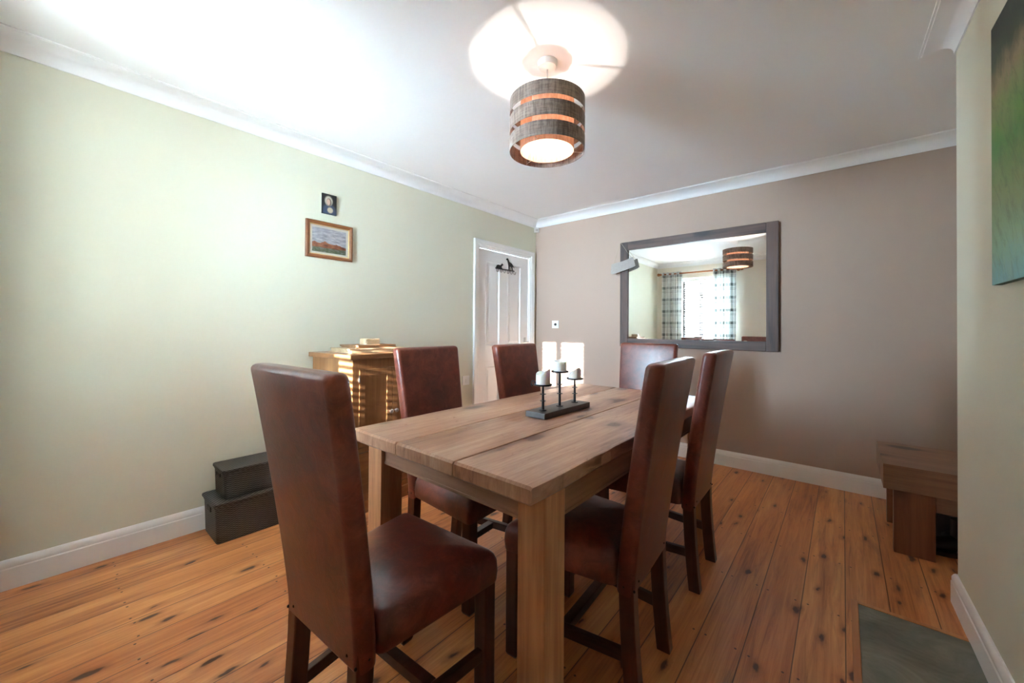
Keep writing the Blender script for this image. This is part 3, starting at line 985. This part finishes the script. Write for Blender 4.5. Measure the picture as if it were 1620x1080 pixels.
# ================================================================== TABLE
TX0, TX1, TY0, TY1 = -1.380, -0.550, 0.728, 2.345
def table():
    cx, cy = (TX0 + TX1) / 2, (TY0 + TY1) / 2
    t = empty('dining_table', (cx, cy, 0))
    hw, hl = (TX1 - TX0) / 2, (TY1 - TY0) / 2
    bm = bmesh.new(); rng = random.Random(4)
    pw = 2 * hw / 3
    for k in range(3):
        x0 = -hw + k * pw + (0.0016 if k else 0); x1 = -hw + (k + 1) * pw - (0.0016 if k < 2 else 0)
        NL = 26; rings = []
        for j in range(NL + 1):
            y = -hl + 2 * hl * j / NL
            e = 0.0
            z1 = TZ + 0.0; z0 = TZ - 0.046
            lo = 0.004 * (rng.random() - 0.5) if k == 0 else 0; ro = 0.004 * (rng.random() - 0.5) if k == 2 else 0
            rl = 0.009 if k == 0 else 0.0045; rr = 0.009 if k == 2 else 0.0045
            dz = 0.0012 * (rng.random() - 0.5)
            xa, xb = x0 + lo, x1 + ro
            P = [(xa, z0 + rl), (xa + 0.0, z1 - rl), (xa + rl * 0.3, z1 - rl * 0.3), (xa + rl, z1), ((xa + xb) / 2, z1 + dz), (xb - rr, z1), (xb - rr * 0.3, z1 - rr * 0.3), (xb, z1 - rr), (xb, z0 + rr), (xb - rr, z0), (xa + rl, z0)]
            rings.append([(px, y, pz) for px, pz in P])
        # soften the ends
        def shrink(r, dy, dzz): return [(px * 1.0, py + dy, (pz - (TZ - 0.023)) * dzz + TZ - 0.023) for px, py, pz in r]
        rings[0] = shrink(rings[0], 0.006, 1.0); rings[-1] = shrink(rings[-1], -0.006, 1.0)
        rings.insert(0, shrink(rings[0], -0.006, 0.72)); rings.append(shrink(rings[-1], 0.006, 0.72))
        loft(bm, rings)
    link('tabletop', bm, M['table'], t, smooth=True, auto=35)
    lx, ly = hw - 0.050, hl - 0.062
    for sx in (-1, 1):
        for sy in (-1, 1):
            obox('leg', M['tableleg'], t, sx * lx - 0.043 * (1 if sx > 0 else 1), sx * lx + 0.043, sy * ly - 0.045 if sy > 0 else -ly, sy * ly if sy > 0 else -ly + 0.09, 0, TZ - 0.0465, 0.003)
    az0, az1 = 0.640, TZ - 0.0465
    def apron(x0, x1, y0, y1, mat, long):
        bm = bmesh.new(); box(bm, x0, x1, y0, y1, az0, az1, 0.001)
        if long == 'x': box(bm, x0, x1, y0 - 0.003, y1 + 0.003, az0, az0 + 0.009, 0.002)
        else: box(bm, x0 - 0.003, x1 + 0.003, y0, y1, az0, az0 + 0.009, 0.002)
        link('apron', bm, mat, t)
    apron(-lx + 0.043, lx - 0.043, -ly + 0.015, -ly + 0.037, M['apron'], 'x')
    apron(-lx + 0.043, lx - 0.043, ly - 0.037, ly - 0.015, M['apron'], 'x')
    apron(-lx - 0.025, -lx - 0.003, -ly + 0.09, ly - 0.045, M['aprony'], 'y')
    apron(lx + 0.003, lx + 0.025, -ly + 0.09, ly - 0.045, M['aprony'], 'y')
    tag(t, 'rectangular plank-topped pine dining table standing in the middle of the room', 'table')
table()

# ------------------------------------------------------------------ candle holder and candles
def candles():
    h = empty('candle_holder', (-0.968, 1.480, TZ + 0.0012), R(-1.0))
    bm = bmesh.new(); box(bm, -0.050, 0.050, -0.180, 0.180, 0, 0.024, 0.003)
    link('base_block', bm, plain('weathered_dark_base_wood', srgb(72, 66, 64), 0.4, nscale=30, namt=0.6, bump=0.3), h)
    for dy, top, lab, hh, rr, seed in ((-0.125, 0.106, 'short ivory candle on the lowest cup, nearest the camera, tallest wax', 0.055, 0.030, 1),
                                       (0.0, 0.152, 'ivory candle on the tall middle spike of the holder', 0.048, 0.029, 2),
                                       (0.125, 0.109, 'ivory candle on the far right cup with a dipped burnt rim', 0.036, 0.029, 3)):
        bm = bmesh.new(); cyl(bm, (0, dy, 0.0235), (0, dy, 0.027), 0.016, seg=20); cyl(bm, (0, dy, 0.026), (0, dy, top + 0.0235), 0.006, 0.0042, seg=12)
        for k in (0.35, 0.62):
            zz = 0.026 + (top) * k
            cyl(bm, (0, dy, zz), (0, dy, zz + 0.002), 0.013, seg=16)
        link('spike', bm, M['iron'], h, smooth=True, auto=35)
        bm = bmesh.new(); zc = top + 0.0225
        lathe(bm, [(0.002, zc), (0.036, zc), (0.0385, zc + 0.002), (0.0385, zc + 0.007), (0.036, zc + 0.007), (0.035, zc + 0.003), (0.002, zc + 0.003)], (0, dy, 0), 28)
        cp = link('cup', bm, M['iron'], h, smooth=True, auto=35)
        if seed == 1:
            bm = bmesh.new()
            pts = [(-0.0385 - 0.012 * (1 - cos(t * pi / 5)), dy - 0.002, zc + 0.004 + 0.012 * sin(t * pi / 5)) for t in range(8)]
            tube(bm, pts, 0.0026, 6); link('ring_handle', bm, M['iron'], cp, smooth=True)
        # candle, its own thing
        M_ = Matrix.Rotation(R(-1.0), 4, 'Z')
        loc = Vector((-0.968, 1.480, TZ + 0.0012)) + M_ @ Vector((0, dy, zc + 0.0032))
        cn = empty('pillar_candle', loc)
        bm = bmesh.new(); rng = random.Random(seed); SEG = 36
        ph = rng.random() * 6
        def rim(a): 
            s = {1: 0.010, 2: 0.004, 3: 0.013}[seed]
            return hh + s * sin(a + ph) + s * 0.5 * sin(2 * a + ph * 2)
        rings = []
        for fr, rad in ((0, 0.985), (0.05, 1.0), (0.5, 1.0), (0.85, 1.0), (0.97, 0.99)):
            rings.append([(rr * rad * cos(2 * pi * i / SEG), rr * rad * sin(2 * pi * i / SEG), rim(2 * pi * i / SEG) * fr) for i in range(SEG)])
        rings.append([(rr * 0.94 * cos(2 * pi * i / SEG), rr * 0.94 * sin(2 * pi * i / SEG), rim(2 * pi * i / SEG)) for i in range(SEG)])
        rings.append([(rr * 0.86 * cos(2 * pi * i / SEG), rr * 0.86 * sin(2 * pi * i / SEG), rim(2 * pi * i / SEG) - 0.004) for i in range(SEG)])
        rings.append([(rr * 0.70 * cos(2 * pi * i / SEG), rr * 0.70 * sin(2 * pi * i / SEG), hh * 0.66) for i in range(SEG)])
        rings.append([(rr * 0.1 * cos(2 * pi * i / SEG), rr * 0.1 * sin(2 * pi * i / SEG), hh * 0.60) for i in range(SEG)])
        loft(bm, rings)
        link('wax', bm, M['wax'], cn, smooth=True, auto=60)
        bm = bmesh.new(); tube(bm, [(0, 0, hh * 0.60), (0.001, 0, hh * 0.60 + 0.006), (0.003, 0.001, hh * 0.60 + 0.011)], 0.0011, 6)
        link('wick', bm, M['blackmetal'], cn)
        tag(cn, lab, 'candle', 'candles on the spiked holder')
    tag(h, 'dark wooden block candle holder with three iron spikes on the table', 'candle holder')
candles()

# ================================================================== CABINET
CBX, CBY0, CBY1, CBZ = -2.27, 1.165, 1.735, 0.975
def cabinet():
    cy = (CBY0 + CBY1) / 2; c = empty('pine_cabinet', ((A + CBX) / 2, cy, 0))
    ox = (A + CBX) / 2
    bx0, bx1 = A + 0.024 - ox, CBX - ox
    hy = (CBY1 - CBY0) / 2
    bm = bmesh.new()
    box(bm, bx0, bx1 - 0.002, -hy, -hy + 0.02, 0.075, CBZ - 0.03, 0.001); box(bm, bx0, bx1 - 0.002, hy - 0.02, hy, 0.075, CBZ - 0.03, 0.001)
    box(bm, bx0, bx0 + 0.01, -hy + 0.02, hy - 0.02, 0.075, CBZ - 0.03); box(bm, bx0, bx1 - 0.03, -hy + 0.02, hy - 0.02, 0.075, 0.095)
    link('carcass', bm, M['cab'], c)
    bm = bmesh.new()        # face frame
    f = bx1 - 0.022
    box(bm, f, bx1, -hy, -hy + 0.042, 0.075, CBZ - 0.03, 0.001); box(bm, f, bx1, hy - 0.042, hy, 0.075, CBZ - 0.03, 0.001)
    box(bm, f, bx1, -hy + 0.042, hy - 0.042, CBZ - 0.09, CBZ - 0.03, 0.001); box(bm, f, bx1, -hy + 0.042, hy - 0.042, 0.372, 0.402, 0.001)
    box(bm, f, bx1, -hy + 0.042, hy - 0.042, 0.075, 0.11, 0.001)
    link('face_frame', bm, M['cab'], c)
    bm = bmesh.new(); box(bm, bx0 - 0.0, bx1 + 0.028, -hy - 0.03, hy + 0.03, CBZ - 0.030, CBZ, 0.004)
    link('cabinet_top', bm, M['cabtop'], c)
    bm = bmesh.new(); box(bm, bx0 + 0.004, bx1 + 0.012, -hy - 0.012, hy + 0.012, 0.0, 0.075, 0.004)
    link('plinth', bm, M['cabtop'], c)
    def panel_door(y0, y1, z0, z1, ky, hy_):
        st = 0.040; xf = bx1 + 0.004; xb = bx1 - 0.014
        bm = bmesh.new()
        box(bm, xb, xf, y0, y0 + st, z0, z1, 0.0015); box(bm, xb, xf, y1 - st, y1, z0, z1, 0.0015)
        box(bm, xb, xf, y0 + st, y1 - st, z0, z0 + st, 0.0015); box(bm, xb, xf, y0 + st, y1 - st, z1 - st, z1, 0.0015)
        box(bm, xb, xf - 0.012, y0 + st, y1 - st, z0 + st, z1 - st)
        d = link('cabinet_door', bm, M['cab'], c)
        bm = bmesh.new(); lathe(bm, [(0.005, 0), (0.005, 0.010), (0.012, 0.015), (0.0145, 0.021), (0.012, 0.027), (0.004, 0.030)], (xf, ky, 0.597), 20, 'X')
        link('knob', bm, M['steel'], d, smooth=True)
        for hz in (z0 + 0.06, z1 - 0.08):
            bm = bmesh.new(); cyl(bm, (xf + 0.001, hy_, hz), (xf + 0.001, hy_, hz + 0.045), 0.004, seg=10)
            link('hinge', bm, M['steel'], d)
    panel_door(-hy + 0.045, -0.0015, 0.405, CBZ - 0.093, -0.020, -hy + 0.043)
    panel_door(0.0015, hy - 0.045, 0.405, CBZ - 0.093, 0.020, hy - 0.043)
    bm = bmesh.new(); box(bm, bx1 - 0.016, bx1 + 0.003, -hy + 0.045, hy - 0.045, 0.114, 0.368, 0.003)
    dr = link('drawer', bm, M['cabtop'], c)
    for y in (-0.12, 0.12):
        bm = bmesh.new(); lathe(bm, [(0.005, 0), (0.005, 0.010), (0.012, 0.015), (0.0145, 0.021), (0.012, 0.027), (0.004, 0.030)], (bx1 + 0.003, y, 0.245), 20, 'X')
        link('knob', bm, M['steel'], dr, smooth=True)
    c.rotation_euler = (0, 0, R(4.2))
    tag(c, 'honey pine cupboard with two panelled doors and steel knobs against the left wall', 'cabinet')
cabinet()

# placemats and coasters stacked on the cabinet
def mats():
    rng = random.Random(7)
    z = CBZ + 0.0005
    bm = bmesh.new(); box(bm, -0.145, 0.145, -0.20, 0.20, 0, 0.0065, 0.001)
    big = link('placemat', bm, M['matwood'])
    bm = bmesh.new(); box(bm, -0.11, 0.11, -0.145, 0.145, 0, 0.0065, 0.001)
    small = link('placemat', bm, M['matdark'])
    def put(src, first, x, y, rz, lab):
        nonlocal z
        o = src if first else src.copy()
        if not first: COL.objects.link(o)
        o.location = (x, y, z); o.rotation_euler = (0, 0, R(rz)); z += 0.0070
        tag(o, lab, 'placemat', 'placemats stacked on the pine cabinet')
    base = 'large rectangular wooden placemat, %s of the stack on the cabinet'
    for k, w in enumerate(('bottom one', 'second from the bottom', 'third from the bottom', 'fourth from the bottom')):
        put(big, k == 0, -2.505 + rng.uniform(-.008, .008), 1.44 + rng.uniform(-.01, .01), rng.uniform(-3, 3), base % w)
    z += 0.0
    for k, w in enumerate(('lower', 'middle', 'upper')):
        put(small, k == 0, -2.505 + rng.uniform(-.006, .006), 1.43 + rng.uniform(-.01, .01), rng.uniform(-4, 4), 'smaller brown wooden placemat, %s of three under the coasters' % w)
    bm = bmesh.new(); box(bm, -0.048, 0.048, -0.048, 0.048, 0, 0.0062, 0.001)
    co = link('coaster', bm, M['matwood'])
    for k, w in enumerate(('bottom', 'second', 'third', 'fourth', 'fifth', 'top')):
        o = co if k == 0 else co.copy()
        if k: COL.objects.link(o)
        o.location = (-2.475 + rng.uniform(-.003, .003), 1.425 + rng.uniform(-.003, .003), z); o.rotation_euler = (0, 0, R(rng.uniform(-6, 6))); z += 0.0067
        tag(o, 'small square wooden coaster, %s of the little pile on the placemats' % (w if w in ('bottom', 'top') else w + ' from the bottom'), 'coaster', 'coasters piled on the placemats')
mats()

# ================================================================== WICKER BASKETS
def basket(x0, x1, y0, y1, z0, h, label):
    cx, cy = (x0 + x1) / 2, (y0 + y1) / 2
    b = empty('wicker_basket', (cx, cy, z0))
    w, d = x1 - x0, y1 - y0
    bm = bmesh.new(); rings = []
    hz = h - 0.016
    for z, k in ((0, 0.955), (0.006, 0.965), (hz * 0.5, 0.98), (hz * 0.93, 0.995), (hz * 0.94, 1.01), (hz, 1.01)):
        rings.append([(x * 1, y * 1, z) for x, y in rrect(w * k * 0.97, d * k * 0.97, 0.016, 4)])
    loft(bm, rings)
    bd = link('basket_body', bm, M['wicker'], b, smooth=True, auto=40)
    # dark hand hole in the end
    bm = bmesh.new()
    box(bm, -0.035, 0.035, -d / 2 * 0.985, -d / 2 * 0.955, hz * 0.76, hz * 0.90, 0.006)
    link('hand_hole', bm, M['blackmetal'], bd)
    bm = bmesh.new(); rings = []
    for z, k in ((hz + 0.0005, 1.0), (hz + 0.004, 1.012), (h - 0.002, 1.012), (h, 1.0)):
        rings.append([(x, y, z) for x, y in rrect(w * k, d * k, 0.016, 4)])
    loft(bm, rings)
    link('basket_lid', bm, M['wicker'], b, smooth=True, auto=40)
    tag(b, label, 'basket', 'black wicker storage baskets')
basket(-2.738, -2.484, 0.566, 0.995, 0.0, 0.210, 'larger black wicker lidded basket on the floor by the left wall')
basket(-2.725, -2.520, 0.610, 0.955, 0.2105, 0.158, 'smaller black wicker lidded basket stacked on top of the larger one')

# ================================================================== MIRROR
def mirror():
    x0, x1, z0, z1 = -1.690, -0.382, 0.972, 1.996
    gx0, gx1, gz0, gz1 = -1.613, -0.464, 1.050, 1.917
    cx = (x0 + x1) / 2; m = empty('wall_mirror', (cx, B - 0.0015, z0))
    t = 0.034
    bm = bmesh.new(); box(bm, gx0 - cx - 0.01, gx1 - cx + 0.01, -0.016, -0.010, gz0 - z0 - 0.01, gz1 - z0 + 0.01)
    link('mirror_glass', bm, M['mirror'], m)
    obox('backing_board', M['matdark'], m, gx0 - cx - 0.012, gx1 - cx + 0.012, -0.009, 0, gz0 - z0 - 0.012, gz1 - z0 + 0.012, 0)
    obox('frame_rail', M['mirframe'], m, gx0 - cx + 0.001, gx1 - cx - 0.001, -t, -0.017, gz1 - z0, z1 - z0, 0.004)
    obox('frame_rail', M['mirframe'], m, gx0 - cx + 0.001, gx1 - cx - 0.001, -t, -0.017, 0, gz0 - z0, 0.004)
    obox('frame_upright', M['mirframez'], m, x0 - cx, gx0 - cx, -t, -0.0, 0, z1 - z0, 0.004)
    obox('frame_upright', M['mirframez'], m, gx1 - cx, x1 - cx, -t, -0.0, 0, z1 - z0, 0.004)
    tag(m, 'large landscape mirror in a rustic dark wood frame on the taupe wall', 'mirror')
mirror()

def plaque():
    # hung by a string from the mirror corner, swung a little away from the glass
    p = empty('hanging_plaque', (-1.640, B - 0.085, 1.768), R(8))
    poly = [(-0.112, 0.014), (-0.120, -0.078), (-0.108, -0.080)]
    n = 12
    for k in range(n):
        t = k / n
        x = -0.100 + t * 0.21; y = -0.082 + t * 0.058
        poly += [(x, y - 0.006), (x + 0.009, y + 0.001)]
    poly += [(0.122, -0.018), (0.098, 0.068), (0.0, 0.036)]
    bm = bmesh.new(); prism(bm, poly, (0, 0, 0), (1, 0, 0), (0, 0, 1), (0, 1, 0), 0.008)
    link('board', bm, [M['plaque']], p)
    bm = bmesh.new()
    tube(bm, [(-0.090, 0.004, 0.012), (-0.035, 0.046, 0.230)], 0.0012, 5); tube(bm, [(0.082, 0.004, 0.060), (-0.035, 0.046, 0.230)], 0.0012, 5)
    link('string', bm, M['string'], p)
    tag(p, 'small whitewashed plaque with scalloped edge hung by string over the mirror corner', 'plaque')
plaque()

# ================================================================== PICTURES
def picture_landscape():
    y0, y1, z0, z1 = 1.108, 1.433, 1.616, 1.870
    cy = (y0 + y1) / 2; p = empty('framed_painting', (A + 0.0015, cy, z0)); p.rotation_euler = (R(0), 0, 0)
    w, h = (y1 - y0) / 2, z1 - z0; f = 0.024
    bm = bmesh.new()
    pr = [(0, 0), (0, 0.018), (0.006, 0.022), (0.014, 0.020), (f, 0.012), (f, 0.0)]
    cs = [(-w, 0, 1, 1), (w, 0, -1, 1), (w, h, -1, -1), (-w, h, 1, -1)]
    rg = [[bm.verts.new((d, y + sy * o, z + sz * o)) for o, d in pr] for y, z, sy, sz in cs]
    for k in range(4):
        a, b = rg[k], rg[(k + 1) % 4]
        for i in range(len(pr)): 
            j = (i + 1) % len(pr); bm.faces.new((a[i], a[j], b[j], b[i]))
    link('picture_frame', bm, M['picwood'], p)
    bm = bmesh.new()
    pr = [(f - 0.0005, 0.008), (f - 0.0005, 0.0125), (f + 0.005, 0.009), (f + 0.005, 0.006)]
    rg = [[bm.verts.new((d, y + sy * o, z + sz * o)) for o, d in pr] for y, z, sy, sz in cs]
    for k in range(4):
        a, b = rg[k], rg[(k + 1) % 4]
        for i in range(4): bm.faces.new((a[i], a[(i + 1) % 4], b[(i + 1) % 4], b[i]))
    link('gilt_slip', bm, M['gold'], p)
    obox('mount', M['mount'], p, 0.001, 0.004, -w + f - 0.001, w - f + 0.001, f - 0.001, h - f + 0.001, 0)
    bm = bmesh.new(); g_ = f + 0.020
    quad_uv(bm, [(0.0045, -w + g_, g_), (0.0045, w - g_, g_), (0.0045, w - g_, h - g_), (0.0045, -w + g_, h - g_)])
    link('painting', bm, M['hills'], p)
    obox('picture_glass', M['picglass'], p, 0.0055, 0.0065, -w + f, w - f, f, h - f, 0)
    tag(p, 'brown framed landscape painting of reddish hills under a grey sky', 'picture')
picture_landscape()

def picture_small():
    y0, y1, z0, z1 = 1.213, 1.314, 1.930, 2.070
    cy = (y0 + y1) / 2; p = empty('small_plaque_picture', (A + 0.0015, cy, z0))
    w, h = (y1 - y0) / 2, z1 - z0
    obox('panel', M['blackmetal'], p, 0, 0.012, -w, w, 0, h, 0.001)
    bm = bmesh.new(); quad_uv(bm, [(0.0125, -w + 0.002, 0.002), (0.0125, w - 0.002, 0.002), (0.0125, w - 0.002, h - 0.002), (0.0125, -w + 0.002, h - 0.002)])
    link('painting', bm, M['icon'], p)
    bm = bmesh.new(); pts = [(0.003, 0.006 * cos(t * pi / 6), h + 0.004 + 0.006 * sin(t * pi / 6)) for t in range(13)]
    tube(bm, pts, 0.001, 5); link('hanging_ring', bm, M['gold'], p)
    tag(p, 'tiny dark unframed portrait panel hanging above the landscape painting', 'picture')
picture_small()

def canvas():
    # on the chimney breast, top-left end at y about 1.9, running towards the camera
    ya, yb, z0, z1 = 1.905, 0.86, 1.285, 2.088
    p = empty('canvas_print', (right_x(ya) - 0.001, ya, z0), RA)
    L = ya - yb; h = z1 - z0; t = 0.020
    bm = bmesh.new(); box(bm, -t, 0, -L, 0, 0, h, 0.001)
    link('canvas_frame', bm, M['canvasedge'], p)
    bm = bmesh.new(); quad_uv(bm, [(-t - 0.0008, 0, 0), (-t - 0.0008, -L, 0), (-t - 0.0008, -L, h), (-t - 0.0008, 0, h)])
    link('printed_face', bm, M['canvas'], p)
    tag(p, 'large unframed canvas print of green grassland on the right-hand wall', 'picture')
canvas()

# ================================================================== HOOK RACK ON DOOR
def hooks():
    x = A - 0.0105
    h = empty('hook_rack', (x, 3.155, 1.770))
    h.rotation_euler = (R(0), 0, 0)
    def P(name, poly, s=1.0, oy=0, oz=0):
        bm = bmesh.new(); prism(bm, [(a * s + oy, b * s + oz) for a, b in poly], (0.0, 0, 0), (0, 1, 0), (0, 0, 1), (1, 0, 0), 0.0035)
        return link(name, bm, M['blackmetal'], h)
    bm = bmesh.new(); box(bm, 0, 0.004, -0.150, 0.160, -0.006, 0.006); link('bar', bm, M['blackmetal'], h)
    # lying dog, head raised to the right
    P('dog_silhouette', [(-0.06, 0.0), (-0.062, 0.012), (-0.05, 0.030), (-0.03, 0.036), (0.0, 0.032), (0.018, 0.042), (0.03, 0.058), (0.036, 0.050), (0.05, 0.046), (0.048, 0.038), (0.030, 0.030), (0.022, 0.014), (0.034, 0.004), (0.034, 0.0)], 1.0, -0.075, 0.005)
    # standing dog, head up to the left
    P('dog_silhouette', [(-0.022, 0.0), (-0.026, 0.04), (-0.034, 0.075), (-0.045, 0.100), (-0.062, 0.104), (-0.064, 0.112), (-0.050, 0.122), (-0.038, 0.124), (-0.026, 0.112), (-0.012, 0.088), (0.030, 0.074), (0.050, 0.056), (0.072, 0.030), (0.068, 0.028), (0.046, 0.046), (0.044, 0.024), (0.052, 0.0), (0.040, 0.0), (0.030, 0.026), (0.020, 0.036), (-0.006, 0.036), (-0.010, 0.0)], 1.0, 0.085, 0.005)
    for k in range(6):
        y = -0.135 + k * 0.056
        bm = bmesh.new()
        pts = [(0.004, y, -0.004), (0.008, y, -0.022)] + [(0.020 - 0.012 * cos(t * pi / 5), y, -0.028 - 0.012 * sin(t * pi / 5)) for t in range(6)] + [(0.033, y, -0.020)]
        tube(bm, pts, 0.0022, 6); bmesh.ops.create_uvsphere(bm, u_segments=8, v_segments=6, radius=0.004, matrix=Matrix.Translation((0.033, y, -0.018)))
        link('hook', bm, M['blackmetal'], h, smooth=True)
    tag(h, 'black metal hook rail topped by two dog silhouettes on the white door', 'hook rack')
hooks()

# ================================================================== SMALL WALL THINGS
def socket():
    s = empty('wall_socket', (-2.476, B - 0.001, 1.189))
    obox('face_plate', M['plastic'], s, -0.043, 0.043, -0.009, 0, -0.043, 0.043, 0.003)
    bm = bmesh.new(); cyl(bm, (0.004, -0.008, 0.0), (0.004, -0.020, 0.0), 0.015, 0.012, seg=20); link('dial', bm, M['socket'], s, smooth=True, auto=40)
    for x in (-0.030, 0.030):
        bm = bmesh.new(); cyl(bm, (x, -0.0085, 0), (x, -0.0105, 0), 0.0035, seg=10); link('screw', bm, M['steel'], s)
    tag(s, 'small white wall plate with dark centre on the taupe wall near the door', 'wall plate')
    s = empty('light_switch', (A + 0.001, 2.585, 0.640))
    obox('face_plate', M['plastic'], s, 0, 0.009, -0.043, 0.043, -0.043, 0.043, 0.003)
    obox('rocker', M['plastic'], s, 0.009, 0.013, -0.010, 0.010, -0.018, 0.018, 0.002)
    tag(s, 'white electric plate low on the left wall beside the door frame', 'wall plate')
    s = empty('alarm_sensor', (A + 0.040, B - 0.040, 2.262), R(45))
    bm = bmesh.new()
    poly = [(-0.026, 0.030), (0.026, 0.030), (0.030, 0.0), (0.022, -0.024), (-0.022, -0.024), (-0.030, 0.0)]
    prism(bm, poly, (0, 0, 0), (1, 0, 0), (0, 1, 0), (0, 0, 1), 0.052)
    link('housing', bm, M['plastic'], s)
    bm = bmesh.new(); box(bm, -0.016, 0.016, -0.0265, -0.0235, 0.008, 0.028, 0.001); link('lens', bm, M['steel'], s)
    tag(s, 'small white alarm sensor tucked high in the corner above the door', 'sensor')
socket()

# ================================================================== BENCH IN THE ALCOVE
def bench():
    x0, x1, y0, y1, zt = 0.160, 0.786, 2.823, 3.385, 0.450
    cx, cy = (x0 + x1) / 2, (y0 + y1) / 2
    b = empty('low_wooden_bench', (cx, cy, 0))
    hx, hy = (x1 - x0) / 2, (y1 - y0) / 2
    obox('bench_top', M['bench'], b, -hx, hx, -hy, hy, 0.322, zt, 0.004)
    lz = 0.3215
    L = 0.150
    for sx in (-1, 1):
        for sy in (-1, 1):
            xa, xb = (-hx + 0.040, -hx + 0.040 + L) if sx < 0 else (hx - 0.03 - L, hx - 0.03)
            ya, yb = (-hy + 0.012, -hy + 0.057) if sy < 0 else (hy - 0.135, hy - 0.09)
            obox('leg', M['benchz'], b, xa, xb, ya, yb, 0, lz, 0.003)
    for ya, yb in ((-hy + 0.016, -hy + 0.052), (hy - 0.13, hy - 0.095)):
        obox('lower_rail', M['bench'], b, -hx + 0.040 + L + 0.001, hx - 0.03 - L - 0.001, ya, yb, 0.245, lz, 0.002)
    tag(b, 'chunky low brown wooden bench standing in the alcove', 'bench')
    # shoes and a box kept under it
    def boot(x, y, rz, label, sc=1.0):
        e = empty('boot', (x, y, 0.0), R(rz))
        bm = bmesh.new(); secs = []
        for t, w, hgt in ((0, 0.030, 0.07), (0.03, 0.036, 0.088), (0.09, 0.038, 0.085), (0.15, 0.044, 0.060), (0.20, 0.046, 0.045), (0.245, 0.034, 0.034), (0.262, 0.014, 0.018)):
            secs.append([(w * cos(a) * sc, (t - 0.06) * sc, (0.018 + hgt * 0.5 + hgt * 0.5 * sin(a)) * sc) for a in [2 * pi * k / 14 for k in range(14)]])
        loft(bm, secs)
        up = link('upper', bm, M['bootblack'], e, smooth=True)
        bm = bmesh.new(); loft(bm, [[(x_ * 0.037 * sc, (-0.012 + y_ * 0.048) * sc, z * sc) for x_, y_ in [(cos(2 * pi * k / 14), sin(2 * pi * k / 14)) for k in range(14)]] for z in (0.07, 0.12, 0.185)])
        link('shaft', bm, M['bootblack'], e, smooth=True, auto=50)
        bm = bmesh.new(); prism(bm, [(0.036 * sc * cos(a) * (1.15 if sin(a) > 0 else 1), (0.035 + 0.135 * sin(a)) * sc + 0.02) for a in [2 * pi * k / 20 for k in range(20)]], (0, 0, 0), (1, 0, 0), (0, 1, 0), (0, 0, 1), 0.018 * sc)
        link('sole', bm, M['blackmetal'], e)
        tag(e, label, 'boot', 'black boots under the bench')
    boot(0.455, 2.995, 100, 'black boot under the bench, nearest its front opening')
    boot(0.62, 3.13, 80, 'black boot under the bench, standing behind the other one', 1.05)
    bm = bmesh.new(); box(bm, -0.03, 0.03, -0.09, 0.09, 0, 0.225, 0.004)
    o = link('grey_box', bm, M['bagrey']); o.location = (0.445, 3.245, 0.0); o.rotation_euler = (0, 0, R(88))
    tag(o, 'upright grey box standing under the bench behind the boots', 'box')
bench()

# ================================================================== HEARTH
def hearth():
    x0 = 0.048; y0, y1 = 0.80, 2.185
    bm = bmesh.new()
    prism(bm, [(x0, y0), (right_x(y0) - 0.019, y0), (right_x(y1) - 0.019, y1), (x0, y1)], (0, 0, 0.0005), (1, 0, 0), (0, 1, 0), (0, 0, 1), 0.006)
    e = empty('hearth', (x0, y1, 0)); c_ = link('slab', bm, M['slate'], e); c_.location = (-x0, -y1, 0)
    bm = bmesh.new()
    box(bm, -0.022, -0.001, y0 - y1, 0.022, 0.0005, 0.008, 0.002); box(bm, -0.001, right_x(y1) - 0.020 - x0, 0.001, 0.022, 0.0005, 0.008, 0.002)
    link('edging_strip', bm, wood('pine_edging_wood', srgb(206, 140, 88), srgb(160, 96, 56), 'Y', 0.4), e)
    tag(e, 'grey-green slate hearth slab set in the floor by the right wall', 'hearth')
hearth()
